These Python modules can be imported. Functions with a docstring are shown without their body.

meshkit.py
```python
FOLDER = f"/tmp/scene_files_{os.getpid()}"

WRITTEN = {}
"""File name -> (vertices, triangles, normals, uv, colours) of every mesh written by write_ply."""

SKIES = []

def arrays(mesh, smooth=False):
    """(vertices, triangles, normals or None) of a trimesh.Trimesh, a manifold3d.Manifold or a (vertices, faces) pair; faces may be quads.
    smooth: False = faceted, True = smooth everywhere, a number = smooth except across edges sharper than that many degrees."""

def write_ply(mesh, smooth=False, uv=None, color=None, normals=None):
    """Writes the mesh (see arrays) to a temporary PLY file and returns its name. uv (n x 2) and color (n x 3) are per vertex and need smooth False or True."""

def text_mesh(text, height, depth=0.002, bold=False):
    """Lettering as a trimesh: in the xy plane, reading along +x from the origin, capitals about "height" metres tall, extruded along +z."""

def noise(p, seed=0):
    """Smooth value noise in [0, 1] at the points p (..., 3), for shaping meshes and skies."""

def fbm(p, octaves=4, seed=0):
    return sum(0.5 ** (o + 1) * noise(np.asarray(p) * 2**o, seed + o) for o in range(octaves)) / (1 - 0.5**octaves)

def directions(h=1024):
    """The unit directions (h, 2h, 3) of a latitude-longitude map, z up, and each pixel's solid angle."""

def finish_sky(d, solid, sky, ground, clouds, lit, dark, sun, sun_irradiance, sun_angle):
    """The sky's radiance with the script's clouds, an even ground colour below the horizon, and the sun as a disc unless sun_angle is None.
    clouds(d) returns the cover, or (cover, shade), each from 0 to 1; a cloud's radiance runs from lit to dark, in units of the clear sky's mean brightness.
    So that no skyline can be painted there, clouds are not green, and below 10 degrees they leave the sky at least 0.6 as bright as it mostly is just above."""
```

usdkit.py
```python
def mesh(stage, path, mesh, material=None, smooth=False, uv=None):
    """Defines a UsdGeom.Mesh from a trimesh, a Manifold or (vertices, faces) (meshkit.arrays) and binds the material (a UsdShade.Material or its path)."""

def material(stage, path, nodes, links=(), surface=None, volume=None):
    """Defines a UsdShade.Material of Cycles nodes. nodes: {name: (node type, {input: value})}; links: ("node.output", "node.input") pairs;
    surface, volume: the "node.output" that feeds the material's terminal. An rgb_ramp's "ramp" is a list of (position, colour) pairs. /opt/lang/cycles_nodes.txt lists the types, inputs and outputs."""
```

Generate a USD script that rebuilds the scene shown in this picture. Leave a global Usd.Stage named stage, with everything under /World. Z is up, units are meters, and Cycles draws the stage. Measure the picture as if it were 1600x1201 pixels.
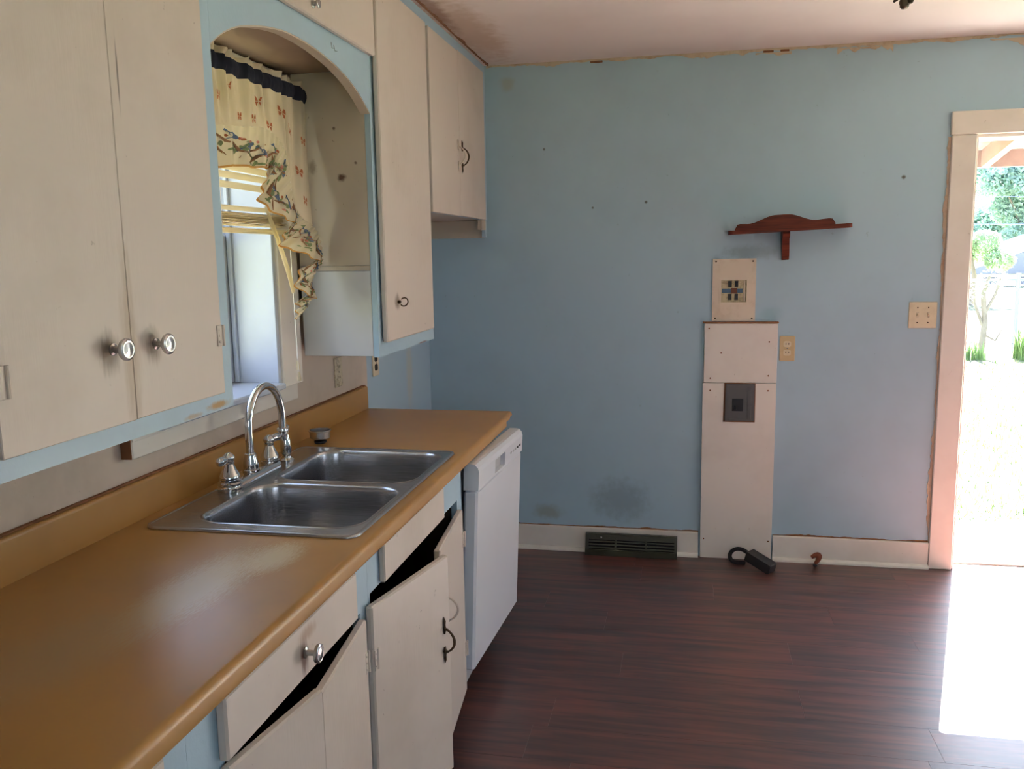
import math, random
import numpy as np, trimesh
from scipy.spatial import ConvexHull
from shapely.geometry import Polygon, box as sbox
import usdkit
from pxr import Usd, UsdGeom, UsdLux, UsdShade, Gf, Sdf

stage = Usd.Stage.CreateInMemory()
UsdGeom.SetStageUpAxis(stage, UsdGeom.Tokens.z)
UsdGeom.SetStageMetersPerUnit(stage, 1.0)
UsdGeom.Xform.Define(stage, '/World')
UsdGeom.Scope.Define(stage, '/World/Looks')
rng = random.Random(7)
nrg = np.random.RandomState(7)

# ------------------------------------------------------------------ camera
F_PX = 1351.87
EYE = np.array([1.3277, 0.0, 1.5398])
RM = np.array([[0.98007579, -0.1981793, -0.0132817], [0.19792212, 0.96881131, 0.14910224], [-0.01668152, -0.14876024, 0.98873258]])
cam = UsdGeom.Camera.Define(stage, '/World/camera')
cam.CreateFocalLengthAttr(F_PX / 1600 * 36.0)
cam.CreateHorizontalApertureAttr(36.0)
cam.CreateVerticalApertureAttr(36.0 * 1201 / 1600)
cam.CreateFStopAttr(0.0)
cam.CreateClippingRangeAttr(Gf.Vec2f(0.05, 1000))
r_, f_, u_ = RM[:, 0], RM[:, 1], RM[:, 2]
cam.AddTransformOp().Set(Gf.Matrix4d(*r_, 0, *u_, 0, *(-f_), 0, *EYE, 1))
cam.CreateExposureAttr(0.14)

# ------------------------------------------------------------------ sky and sun
SUN_D = np.array([-0.46, -1.566, -0.874 * 1.566])
SUN_D /= np.linalg.norm(SUN_D)
SUN_EL = math.asin(-SUN_D[2])
dome = UsdLux.DomeLight.Define(stage, '/World/sky')
dome.CreateIntensityAttr(1.0)
sky_mat = usdkit.material(stage, '/World/Looks/sky_look', {
    'tc': ('texture_coordinate', {}),
    'sep': ('separate_xyz', {}),
    'el': ('rgb_ramp', {'ramp': [(0.0, (0.82, 0.90, 1.0)), (0.35, (0.50, 0.66, 1.0)), (1.0, (0.32, 0.50, 0.98))]}),
    'n': ('noise_texture', {'scale': 2.2, 'detail': 6.0, 'roughness': 0.6}),
    'cr': ('rgb_ramp', {'ramp': [(0.52, (0, 0, 0)), (0.72, (1, 1, 1))]}),
    'mx': ('mix_color', {'b': (1.0, 1.0, 1.02)}),
    'bg': ('background_shader', {'strength': 4.3}),
    'dp': ('vector_math', {'math_type': 'dot_product', 'vector2': tuple(-SUN_D)}), 'mx0': ('math', {'math_type': 'maximum', 'value2': 0.0}),
    'p1': ('math', {'math_type': 'power', 'value2': 10.0}), 'p2': ('math', {'math_type': 'power', 'value2': 70.0}),
    'g1': ('vector_math', {'math_type': 'scale', 'vector1': (0.75, 0.85, 1.0)}), 'g2': ('vector_math', {'math_type': 'scale', 'vector1': (3.0, 3.0, 3.0)}),
    'a1': ('vector_math', {'math_type': 'add'}), 'a2': ('vector_math', {'math_type': 'add'}),
}, [('tc.generated', 'dp.vector1'), ('dp.value', 'mx0.value1'), ('mx0.value', 'p1.value1'), ('mx0.value', 'p2.value1'), ('p1.value', 'g1.scale'), ('p2.value', 'g2.scale'),
    ('g1.vector', 'a1.vector1'), ('g2.vector', 'a1.vector2'), ('mx.result', 'a2.vector1'), ('a1.vector', 'a2.vector2'), ('a2.vector', 'bg.color'), ('tc.generated', 'sep.vector'), ('sep.z', 'el.fac'), ('tc.generated', 'n.vector'), ('n.fac', 'cr.fac'), ('cr.color', 'mx.fac'),
    ('el.color', 'mx.a')], surface='bg.background')
UsdShade.MaterialBindingAPI.Apply(dome.GetPrim()).Bind(sky_mat)
sun = UsdLux.DistantLight.Define(stage, '/World/sun')
sun.CreateAngleAttr(0.53)
sun.CreateNormalizeAttr(True)
sun.CreateIntensityAttr(46.0)
sun.CreateColorAttr(Gf.Vec3f(1.0, 0.97, 0.95))
zz = -SUN_D
xx = np.cross([0, 0, 1], zz); xx /= np.linalg.norm(xx)
yy = np.cross(zz, xx)
sun.AddTransformOp().Set(Gf.Matrix4d(*xx, 0, *yy, 0, *zz, 0, 0, 0, 20, 1))

# ------------------------------------------------------------------ dimensions of the room
YB, H, D, XE, HC = 4.347, 2.461, 0.325, 0.636, 0.91
XR, YF = 4.1, -2.3            # wall on the right, wall behind the photographer
P0 = np.zeros(3)


def at(u, v, axis, c):
    d = RM @ np.array([(u - 800) / F_PX, 1, -(v - 600.5) / F_PX])
    i = 'xyz'.index(axis)
    return EYE + (c - EYE[i]) / d[i] * d


# ------------------------------------------------------------------ naming, parenting, describing
used, origin = {}, {}


def numbered(parent, name):
    k = (parent, name)
    n = used.get(k, 0)
    used[k] = n + 1
    return name if n == 0 else f'{name}_{n:03d}'


def tag(p, label=None, cat=None, group=None, kind=None):
    p = p.GetPrim() if hasattr(p, 'GetPrim') else p
    for k, v in (('label', label), ('category', cat), ('group', group), ('kind', kind)):
        if v:
            p.SetCustomDataByKey(k, v)
    return p


def thing(name, label=None, cat=None, loc=(0, 0, 0), group=None, kind=None, parent=None):
    par = str(parent.GetPath()) if parent else '/World'
    x = UsdGeom.Xform.Define(stage, f'{par}/{numbered(par, name)}')
    base = origin.get(par, P0)
    loc = np.asarray(loc, float) if parent is None else base
    x.AddTranslateOp().Set(Gf.Vec3d(*map(float, loc - base)))
    origin[str(x.GetPath())] = loc
    return tag(x, label, cat, group, kind)


def part(name, mesh, mat, parent=None, smooth=False, label=None, cat=None, group=None, kind=None, uv=None):
    par = str(parent.GetPath()) if parent else '/World'
    if isinstance(mesh, list):
        mesh = trimesh.util.concatenate(mesh)
    o = origin.get(par, P0)
    v, f = (np.asarray(mesh.vertices) - o, mesh.faces) if hasattr(mesh, 'vertices') else (np.asarray(mesh[0]) - o, np.asarray(mesh[1]))
    path = f'{par}/{numbered(par, name)}'
    m = usdkit.mesh(stage, path, (v, f), mat, smooth=smooth)
    origin[path] = o
    return tag(m, label, cat, group, kind)


# ------------------------------------------------------------------ shapes
def bx(x0, x1, y0, y1, z0, z1, b=0.0):
    lo, hi = np.minimum([x0, y0, z0], [x1, y1, z1]), np.maximum([x0, y0, z0], [x1, y1, z1])
    if b <= 0:
        m = trimesh.creation.box(hi - lo); m.apply_translation((lo + hi) / 2)
        return m
    b = min(b, (hi - lo).min() * 0.49)
    pts = []
    for i in range(3):
        e = np.full(3, b); e[i] = 0
        for k in range(8):
            s = np.array([(k >> j) & 1 for j in range(3)])
            pts.append(np.where(s, hi - e, lo + e))
    return hull(pts)


def hull(pts):
    m = trimesh.Trimesh(np.array(pts), process=False).convex_hull
    return m


def frame_from(d):
    d = np.asarray(d, float) / np.linalg.norm(d)
    a = np.array([0, 0, 1.0]) if abs(d[2]) < 0.9 else np.array([1.0, 0, 0])
    x = np.cross(a, d); x /= np.linalg.norm(x)
    return x, np.cross(d, x), d


def tube(pts, r, n=12, caps=True, flat=1.0):
    pts = np.asarray(pts, float)
    r = np.full(len(pts), r) if np.ndim(r) == 0 else np.asarray(r)
    tang = np.gradient(pts, axis=0)
    x, y, _ = frame_from(tang[0])
    V = []
    for p, t, rad in zip(pts, tang, r):
        t = t / np.linalg.norm(t)
        x = x - t * (x @ t); x /= np.linalg.norm(x)
        y = np.cross(t, x)
        a = np.linspace(0, 2 * np.pi, n, endpoint=False)
        V.append(p + rad * (np.cos(a)[:, None] * x + flat * np.sin(a)[:, None] * y))
    V = np.vstack(V)
    F = []
    for i in range(len(pts) - 1):
        for j in range(n):
            a, b = i * n + j, i * n + (j + 1) % n
            F += [[a, b, b + n], [a, b + n, a + n]]
    if caps:
        k = len(V)
        V = np.vstack([V, pts[0], pts[-1]])
        m = (len(pts) - 1) * n
        for j in range(n):
            F += [[k, (j + 1) % n, j], [k + 1, m + j, m + (j + 1) % n]]
    return trimesh.Trimesh(V, F, process=False)


def cyl(p0, p1, r, n=20, r1=None):
    return tube([p0, p1], [r, r if r1 is None else r1], n)


def lathe(prof, base, axis=(0, 0, 1), n=28):
    """prof: (radius, height) pairs along axis from base."""
    x, y, d = frame_from(axis)
    a = np.linspace(0, 2 * np.pi, n, endpoint=False)
    V = np.vstack([np.asarray(base) + d * h + max(r, 1e-5) * (np.cos(a)[:, None] * x + np.sin(a)[:, None] * y) for r, h in prof])
    F = []
    for i in range(len(prof) - 1):
        for j in range(n):
            p, q = i * n + j, i * n + (j + 1) % n
            F += [[p, q, q + n], [p, q + n, p + n]]
    k = len(V); V = np.vstack([V, np.asarray(base) + d * prof[0][1], np.asarray(base) + d * prof[-1][1]])
    m = (len(prof) - 1) * n
    for j in range(n):
        F += [[k, (j + 1) % n, j], [k + 1, m + j, m + (j + 1) % n]]
    return trimesh.Trimesh(V, F, process=False)


def prism(poly, e0, e1, axis='y'):
    """polygon in the plane across the axis (x: (y,z); y: (x,z); z: (x,y)) from e0 to e1 along it."""
    if not isinstance(poly, Polygon):
        poly = Polygon(poly)
    m = trimesh.creation.extrude_polygon(poly, e1 - e0, engine='earcut')
    v = m.vertices.copy()
    a, b, h = v[:, 0], v[:, 1], v[:, 2] + e0
    m.vertices = {'x': np.stack([h, a, b], 1), 'y': np.stack([a, h, b], 1), 'z': np.stack([a, b, h], 1)}[axis]
    if axis == 'y':
        m.faces = m.faces[:, ::-1]
    return m


def rrect(x0, x1, y0, y1, r, n=8):
    P = []
    for cx, cy, a0 in ((x1 - r, y1 - r, 0), (x0 + r, y1 - r, 90), (x0 + r, y0 + r, 180), (x1 - r, y0 + r, 270)):
        for k in range(n + 1):
            a = math.radians(a0 + 90 * k / n)
            P.append((cx + r * math.cos(a), cy + r * math.sin(a)))
    return np.array(P)


def rot(m, axis, ang, c):
    m = m.copy()
    m.apply_transform(trimesh.transformations.rotation_matrix(ang, axis, c))
    return m


def grid(P, thick=0.0):
    """quad grid (n, m, 3) -> sheet; with a thickness both faces."""
    n, m = P.shape[:2]
    idx = np.arange(n * m).reshape(n, m)
    q = np.stack([idx[:-1, :-1], idx[1:, :-1], idx[1:, 1:], idx[:-1, 1:]], -1).reshape(-1, 4)
    F = np.vstack([q[:, [0, 1, 2]], q[:, [0, 2, 3]]])
    return trimesh.Trimesh(P.reshape(-1, 3), F, process=False)


def loft(rings, close_last=True):
    n = len(rings[0])
    V = np.vstack(rings)
    F = []
    for i in range(len(rings) - 1):
        for j in range(n):
            p, q = i * n + j, i * n + (j + 1) % n
            F += [[p, q, q + n], [p, q + n, p + n]]
    if close_last:
        k = len(V); V = np.vstack([V, np.mean(rings[-1], 0)])
        m = (len(rings) - 1) * n
        for j in range(n):
            F.append([k, m + j, m + (j + 1) % n])
    return trimesh.Trimesh(V, F, process=False)


def arc(c, r, a0, a1, x, y, n=16):
    a = np.radians(np.linspace(a0, a1, n))[:, None]
    return np.asarray(c) + r * (np.cos(a) * np.asarray(x) + np.sin(a) * np.asarray(y))


# ------------------------------------------------------------------ materials
def lin(r, g, b):
    f = lambda c: c / 12.92 if c <= 0.04045 else ((c + 0.055) / 1.055) ** 2.4
    return tuple(f(c / 255.0) for c in (r, g, b))


LOOKS = '/World/Looks/'


def plain(name, col, rough=0.5, metal=0.0, **kw):
    return usdkit.material(stage, LOOKS + name, {'p': ('principled_bsdf', {'base_color': col, 'roughness': rough, 'metallic': metal, **kw})}, surface='p.BSDF')


def painted(name, base, grime, rough=0.45, amount=0.5, scale=2.5, fleck=None, fleck_amt=0.0, bump=0.15, bscale=60, spots=(), split=None, spec=0.4, streak=None):
    """Painted surface: cloudy grime, flecks, brush relief, and stains of given place, reach, colour, strength."""
    N = {'g': ('geometry', {}),
         'n1': ('noise_texture', {'scale': scale, 'detail': 6.0, 'roughness': 0.62}),
         'r1': ('map_range', {'from_min': 0.48, 'from_max': 0.78, 'to_min': 0.0, 'to_max': amount, 'clamp': True}),
         'm1': ('mix_color', {'a': base, 'b': grime}),
         'n2': ('noise_texture', {'scale': bscale, 'detail': 4.0, 'roughness': 0.6}),
         'b': ('bump', {'strength': bump, 'distance': 0.004}),
         'p': ('principled_bsdf', {'roughness': rough, 'specular_ior_level': spec})}
    L = [('g.position', 'n1.vector'), ('g.position', 'n2.vector'), ('n1.fac', 'r1.value'), ('r1.result', 'm1.fac'), ('n2.fac', 'b.height'), ('b.normal', 'p.normal')]
    if streak:
        N['mp'] = ('mapping', {'scale': streak})
        N['b'] = ('bump', {'strength': bump, 'distance': 0.004})
        L = [x for x in L if x != ('g.position', 'n2.vector')] + [('g.position', 'mp.vector'), ('mp.vector', 'n2.vector')]
    out = 'm1.result'
    if split:                                     # two paints that meet at a given y
        N['sx'] = ('separate_xyz', {}); N['lt'] = ('math', {'math_type': 'greater_than', 'value2': split[0]})
        N['ms'] = ('mix_color', {'b': split[1]})
        L += [('g.position', 'sx.vector'), ('sx.y', 'lt.value1'), ('lt.value', 'ms.fac'), (out, 'ms.a')]
        out = 'ms.result'
    if fleck:
        N['n3'] = ('noise_texture', {'scale': 38.0, 'detail': 3.0, 'roughness': 0.7})
        N['r3'] = ('map_range', {'from_min': 0.70, 'from_max': 0.74, 'to_min': 0.0, 'to_max': fleck_amt, 'clamp': True})
        N['m3'] = ('mix_color', {'b': fleck})
        L += [('g.position', 'n3.vector'), ('n3.fac', 'r3.value'), ('r3.result', 'm3.fac'), (out, 'm3.a')]
        out = 'm3.result'
    for i, (c, rad, col, amt) in enumerate(spots):
        rad = (rad,) * 3 if np.ndim(rad) == 0 else rad
        N[f'o{i}'] = ('vector_math', {'math_type': 'subtract', 'vector2': c})
        N[f's{i}'] = ('vector_math', {'math_type': 'divide', 'vector2': rad})
        N[f'd{i}'] = ('vector_math', {'math_type': 'length'})
        N[f'w{i}'] = ('math', {'math_type': 'multiply_add', 'value2': 0.9, 'value3': -0.45})
        N[f'q{i}'] = ('math', {'math_type': 'add'})
        N[f'k{i}'] = ('map_range', {'range_type': 'smoothstep', 'from_min': 0.25, 'from_max': 1.0, 'to_min': amt, 'to_max': 0.0, 'clamp': True})
        N[f'x{i}'] = ('mix_color', {'b': col})
        L += [('g.position', f'o{i}.vector1'), (f'o{i}.vector', f's{i}.vector1'), (f's{i}.vector', f'd{i}.vector1'), ('n2.fac', f'w{i}.value1'), (f'w{i}.value', f'q{i}.value1'), (f'd{i}.value', f'q{i}.value2'),
              (f'q{i}.value', f'k{i}.value'), (f'k{i}.result', f'x{i}.fac'), (out, f'x{i}.a')]
        out = f'x{i}.result'
    L.append((out, 'p.base_color'))
    return usdkit.material(stage, LOOKS + name, N, L, surface='p.BSDF')


CREAM, CREAM_D = lin(214, 201, 189), lin(180, 163, 144)
BLUE, BLUE_D = lin(172, 198, 213), lin(152, 171, 182)
DARKST = lin(60, 45, 32)

M = {}
SM = lin(110, 88, 62)
M['door_paint'] = painted('door_paint', CREAM, CREAM_D, 0.42, 0.45, 2.2, fleck=lin(120, 98, 72), fleck_amt=0.35, bump=0.12, streak=(1, 1, 0.12), bscale=90,
    spots=[(tuple(at(184, 118, 'x', D + .02)), (.05, .0035, .085), lin(110, 100, 92), .85), ((D + .02, 1.325, 1.382), (.06, .035, .05), SM, .75), ((D + .02, 1.452, 1.382), (.06, .03, .045), SM, .65),
           ((D + .02, 1.385, 1.36), (.05, .03, .25), lin(165, 140, 105), .5), ((D + .02, 2.85, 1.385), (.05, .035, .035), SM, .7),
           ((.631, 1.42, .80), (.03, .022, .05), lin(96, 52, 24), .95), ((.631, 1.44, .84), (.03, .05, .02), lin(150, 110, 66), .6)])
M['frame_paint'] = painted('frame_paint', BLUE, BLUE_D, 0.4, 0.4, 3.0, fleck=lin(190, 200, 200), fleck_amt=0.3, bump=0.15,
    spots=[((D, 1.70, 1.225), (.05, .06, .012), lin(170, 128, 50), .9), ((D, 1.60, 1.218), (.05, .05, .008), lin(170, 128, 50), .6), ((D, 3.2, 1.21), (.04, .08, .006), lin(110, 50, 36), .8)])
M['wall_blue'] = painted('wall_blue', BLUE, BLUE_D, 0.42, 0.5, 1.1, fleck=lin(120, 134, 140), fleck_amt=0.25, bump=0.14, bscale=28,
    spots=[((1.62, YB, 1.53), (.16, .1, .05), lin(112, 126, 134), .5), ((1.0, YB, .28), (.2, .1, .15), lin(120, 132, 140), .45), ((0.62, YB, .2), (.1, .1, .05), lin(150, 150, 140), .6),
           ((1.72, YB, 1.23), (.07, .1, .05), lin(140, 178, 190), .45), ((0.44, YB, 2.37), (.05, .1, .05), lin(168, 168, 150), .5), ((2.29, YB, 1.86), (.012, .1, .012), lin(90, 80, 70), .9),
           ((1.12, YB, 1.78), (.01, .1, .01), lin(80, 76, 72), .9), ((0.62, YB, 2.05), (.01, .1, .01), lin(90, 86, 80), .8), ((0.86, YB, 1.76), (.008, .1, .008), lin(90, 86, 80), .8)])
M['wall_left'] = painted('wall_left_paint', lin(214, 196, 180), lin(160, 140, 118), 0.45, 0.5, 3.0, fleck=lin(120, 100, 78), fleck_amt=0.3, bump=0.15, split=(3.432, BLUE),
    spots=[((0, 4.0, .98), (.06, .07, .22), lin(196, 196, 186), .7)])
M['trim_paint'] = painted('trim_paint', lin(236, 228, 218), lin(206, 192, 174), 0.38, 0.4, 3.0, fleck=lin(150, 130, 105), fleck_amt=0.3, bump=0.08)
M['ceiling'] = painted('ceiling_paint', lin(234, 224, 218), lin(212, 198, 188), 0.7, 0.4, 1.2, bump=0.06, bscale=20,
    spots=[((.42, 3.7, H), (.16, .75, .2), lin(176, 140, 104), .55), ((.36, 3.3, H), (.06, .5, .2), lin(130, 84, 52), .6), ((.5, 2.9, H), (.14, .3, .2), lin(180, 152, 124), .5)])
M['niche'] = painted('niche_paint', lin(200, 186, 168), lin(156, 138, 116), 0.5, 0.5, 3.0, fleck=lin(90, 62, 44), fleck_amt=0.5, bump=0.12,
    spots=[((.22, 2.713, 1.795), (.02, .1, .016), lin(82, 48, 34), .95), ((.12, 2.713, 1.83), (.02, .1, .03), lin(120, 100, 78), .6), ((.27, 2.713, 1.84), (.008, .1, .008), lin(90, 60, 44), .8), ((.2, 2.713, 1.95), (.008, .1, .008), lin(90, 60, 44), .8)])
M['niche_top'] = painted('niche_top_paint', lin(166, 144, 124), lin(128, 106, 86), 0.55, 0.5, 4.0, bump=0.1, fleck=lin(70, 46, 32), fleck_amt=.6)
M['niche_low'] = painted('niche_low_paint', lin(206, 206, 205), lin(176, 168, 156), 0.42, 0.45, 3.0, bump=0.08)
M['window_paint'] = painted('window_paint', lin(190, 196, 206), lin(172, 176, 182), 0.4, 0.3, 4.0, bump=0.05)
M['raw_wood'] = painted('raw_wood', lin(128, 84, 54), lin(70, 42, 26), 0.7, 0.8, 9.0, bump=0.3)
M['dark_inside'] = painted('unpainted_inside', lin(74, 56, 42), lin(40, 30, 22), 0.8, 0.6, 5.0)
M['peel'] = painted('peeled_plaster', lin(204, 186, 164), lin(158, 122, 92), 0.8, 0.8, 16.0, bump=0.5)
M['rust_line'] = painted('old_caulk', lin(142, 96, 62), lin(86, 50, 30), 0.8, 0.8, 20.0, bump=0.5)
M['caulk'] = painted('caulk_white', lin(236, 230, 220), lin(200, 188, 170), 0.5, 0.4, 8.0)
M['counter'] = painted('laminate_ochre', lin(180, 134, 72), lin(150, 106, 54), 0.34, 0.55, 2.2, fleck=lin(150, 104, 56), fleck_amt=.25, bump=0.05, bscale=140, spec=0.5,
    spots=[((.40, 1.45, HC), (.10, .30, .1), lin(200, 180, 136), .9), ((.47, 1.63, HC), (.07, .13, .1), lin(206, 188, 146), .95), ((.34, 1.18, HC), (.14, .25, .1), lin(170, 140, 96), .7)], streak=(3, .5, 1))
M['steel'] = usdkit.material(stage, LOOKS + 'brushed_steel', {
    'g': ('geometry', {}), 'mp': ('mapping', {'scale': (4.0, 90.0, 90.0)}), 'n': ('noise_texture', {'scale': 3.0, 'detail': 2.0}),
    'r': ('map_range', {'from_min': 0.3, 'from_max': 0.7, 'to_min': 0.215, 'to_max': 0.235}),
    'p': ('principled_bsdf', {'base_color': (0.47, 0.47, 0.48), 'metallic': 1.0})},
    [('g.position', 'mp.vector'), ('mp.vector', 'n.vector'), ('n.fac', 'r.value'), ('r.result', 'p.roughness')], surface='p.BSDF')
M['chrome'] = plain('chrome', (0.66, 0.66, 0.67), 0.09, 1.0)
M['nickel'] = plain('dull_nickel', (0.55, 0.54, 0.53), 0.24, 1.0)
M['bronze'] = plain('aged_bronze', lin(84, 66, 48), 0.42, 0.8)
M['fixture'] = plain('dark_fixture', lin(70, 60, 50), 0.4, 0.7)
M['white_enamel'] = painted('white_enamel', lin(226, 228, 234), lin(206, 206, 208), 0.28, 0.2, 2.0, bump=0.02)
M['grey_plastic'] = plain('grey_plastic', lin(176, 178, 180), 0.4)
M['black'] = plain('black_plastic', lin(26, 26, 27), 0.42)
M['rubber'] = painted('black_rubber', lin(40, 40, 42), lin(70, 66, 62), 0.55, .6, 14.0, bump=.2)
M['grey_metal'] = painted('grey_panel_paint', lin(92, 92, 92), lin(64, 58, 52), 0.45, .6, 9.0, fleck=lin(150, 130, 110), fleck_amt=.3)
M['ivory'] = painted('ivory_plate', lin(222, 208, 178), lin(180, 160, 120), 0.35, .4, 18.0)
M['almond'] = painted('almond_plate', lin(206, 182, 138), lin(176, 148, 104), 0.35, .4, 18.0)
M['dirty_plate'] = painted('dirty_plate', lin(212, 198, 172), lin(96, 72, 44), 0.5, .9, 70.0)
M['slot'] = plain('dark_slot', lin(34, 26, 22), 0.6)
M['fuse_cream'] = painted('fuse_cream', lin(200, 186, 150), lin(120, 108, 84), 0.5, .9, 60.0)
M['fuse_blue'] = plain('fuse_blue_label', lin(76, 104, 130), 0.5)
M['fuse_rust'] = plain('fuse_rust', lin(110, 62, 40), 0.6)
M['register'] = painted('register_green', lin(62, 62, 48), lin(40, 38, 32), 0.4, .6, 14.0, fleck=lin(200, 196, 180), fleck_amt=.25)
M['shelf_wood'] = usdkit.material(stage, LOOKS + 'shelf_wood', {
    'g': ('geometry', {}), 'mp': ('mapping', {'scale': (3.0, 26.0, 40.0), 'rotation': (0, -0.06, 0)}), 'n': ('noise_texture', {'scale': 2.0, 'detail': 5.0, 'distortion': 0.6}),
    'r': ('rgb_ramp', {'ramp': [(0.3, lin(66, 24, 12)), (0.5, lin(98, 38, 20)), (0.72, lin(118, 52, 30))]}),
    'p': ('principled_bsdf', {'roughness': 0.5, 'specular_ior_level': 0.3})},
    [('g.position', 'mp.vector'), ('mp.vector', 'n.vector'), ('n.fac', 'r.fac'), ('r.color', 'p.base_color')], surface='p.BSDF')


def plank_look(name):
    return usdkit.material(stage, LOOKS + name, {
        'g': ('geometry', {}), 'oi': ('object_info', {}), 'sc': ('vector_math', {'math_type': 'scale', 'scale': 37.0}), 'cx': ('combine_xyz', {}),
        'ad': ('vector_math', {'math_type': 'add'}), 'mp': ('mapping', {'scale': (1.3, 15.0, 1.0)}),
        'n': ('noise_texture', {'scale': 1.6, 'detail': 6.0, 'roughness': 0.6, 'distortion': 0.5}),
        'mp2': ('mapping', {'scale': (3.0, 90.0, 1.0)}), 'n2': ('noise_texture', {'scale': 2.2, 'detail': 4.0}),
        'r': ('rgb_ramp', {'ramp': [(0.30, lin(34, 20, 20)), (0.44, lin(66, 36, 30)), (0.58, lin(98, 52, 42)), (0.78, lin(116, 64, 52))]}),
        'r2': ('map_range', {'from_min': 0.3, 'from_max': 0.7, 'to_min': 0.86, 'to_max': 1.08}),
        'rv': ('map_range', {'to_min': 0.88, 'to_max': 1.12}), 'mu': ('math', {'math_type': 'multiply'}),
        'vm': ('vector_math', {'math_type': 'scale'}),
        'rr': ('map_range', {'from_min': 0.3, 'from_max': 0.7, 'to_min': 0.52, 'to_max': 0.62}),
        'b': ('bump', {'strength': 0.10, 'distance': 0.002}),
        'p': ('principled_bsdf', {'specular_ior_level': 0.25, 'coat_weight': 1.0, 'coat_roughness': 0.36, 'coat_ior': 1.6})},
        [('oi.random', 'cx.x'), ('oi.random', 'cx.y'), ('cx.vector', 'sc.vector1'), ('g.position', 'ad.vector1'), ('sc.vector', 'ad.vector2'), ('ad.vector', 'mp.vector'), ('ad.vector', 'mp2.vector'),
         ('mp.vector', 'n.vector'), ('mp2.vector', 'n2.vector'), ('n.fac', 'r.fac'), ('n2.fac', 'r2.value'), ('oi.random', 'rv.value'), ('r2.result', 'mu.value1'), ('rv.result', 'mu.value2'),
         ('r.color', 'vm.vector1'), ('mu.value', 'vm.scale'), ('vm.vector', 'p.base_color'), ('n2.fac', 'rr.value'), ('rr.result', 'p.roughness'), ('n2.fac', 'b.height'), ('b.normal', 'p.normal')], surface='p.BSDF')


M['plank'] = plank_look('plank_laminate')
M['subfloor'] = plain('subfloor', lin(30, 22, 20), 0.9)
M['pane'] = usdkit.material(stage, LOOKS + 'window_pane', {'t': ('transparent_bsdf', {}), 'gl': ('glossy_bsdf', {'roughness': 0.02}), 'lw': ('layer_weight', {'blend': 0.5}), 'pw': ('math', {'math_type': 'power', 'value2': 5.0}),
    'ma': ('math', {'math_type': 'multiply_add', 'value2': 0.7, 'value3': 0.03}), 'm': ('mix_closure', {})},
    [('lw.facing', 'pw.value1'), ('pw.value', 'ma.value1'), ('ma.value', 'm.fac'), ('t.BSDF', 'm.closure1'), ('gl.BSDF', 'm.closure2')], surface='m.closure')


def cloth(name, col, trans=0.35, wrinkle=80):
    return usdkit.material(stage, LOOKS + name, {
        'g': ('geometry', {}), 'n': ('noise_texture', {'scale': wrinkle, 'detail': 3.0}), 'b': ('bump', {'strength': 0.25, 'distance': 0.002}),
        'd': ('principled_bsdf', {'base_color': col, 'roughness': 0.85, 'specular_ior_level': 0.1}), 't': ('translucent_bsdf', {'color': col}), 'm': ('mix_closure', {'fac': trans})},
        [('g.position', 'n.vector'), ('n.fac', 'b.height'), ('b.normal', 'd.normal'), ('d.BSDF', 'm.closure1'), ('t.BSDF', 'm.closure2')], surface='m.closure')


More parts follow.
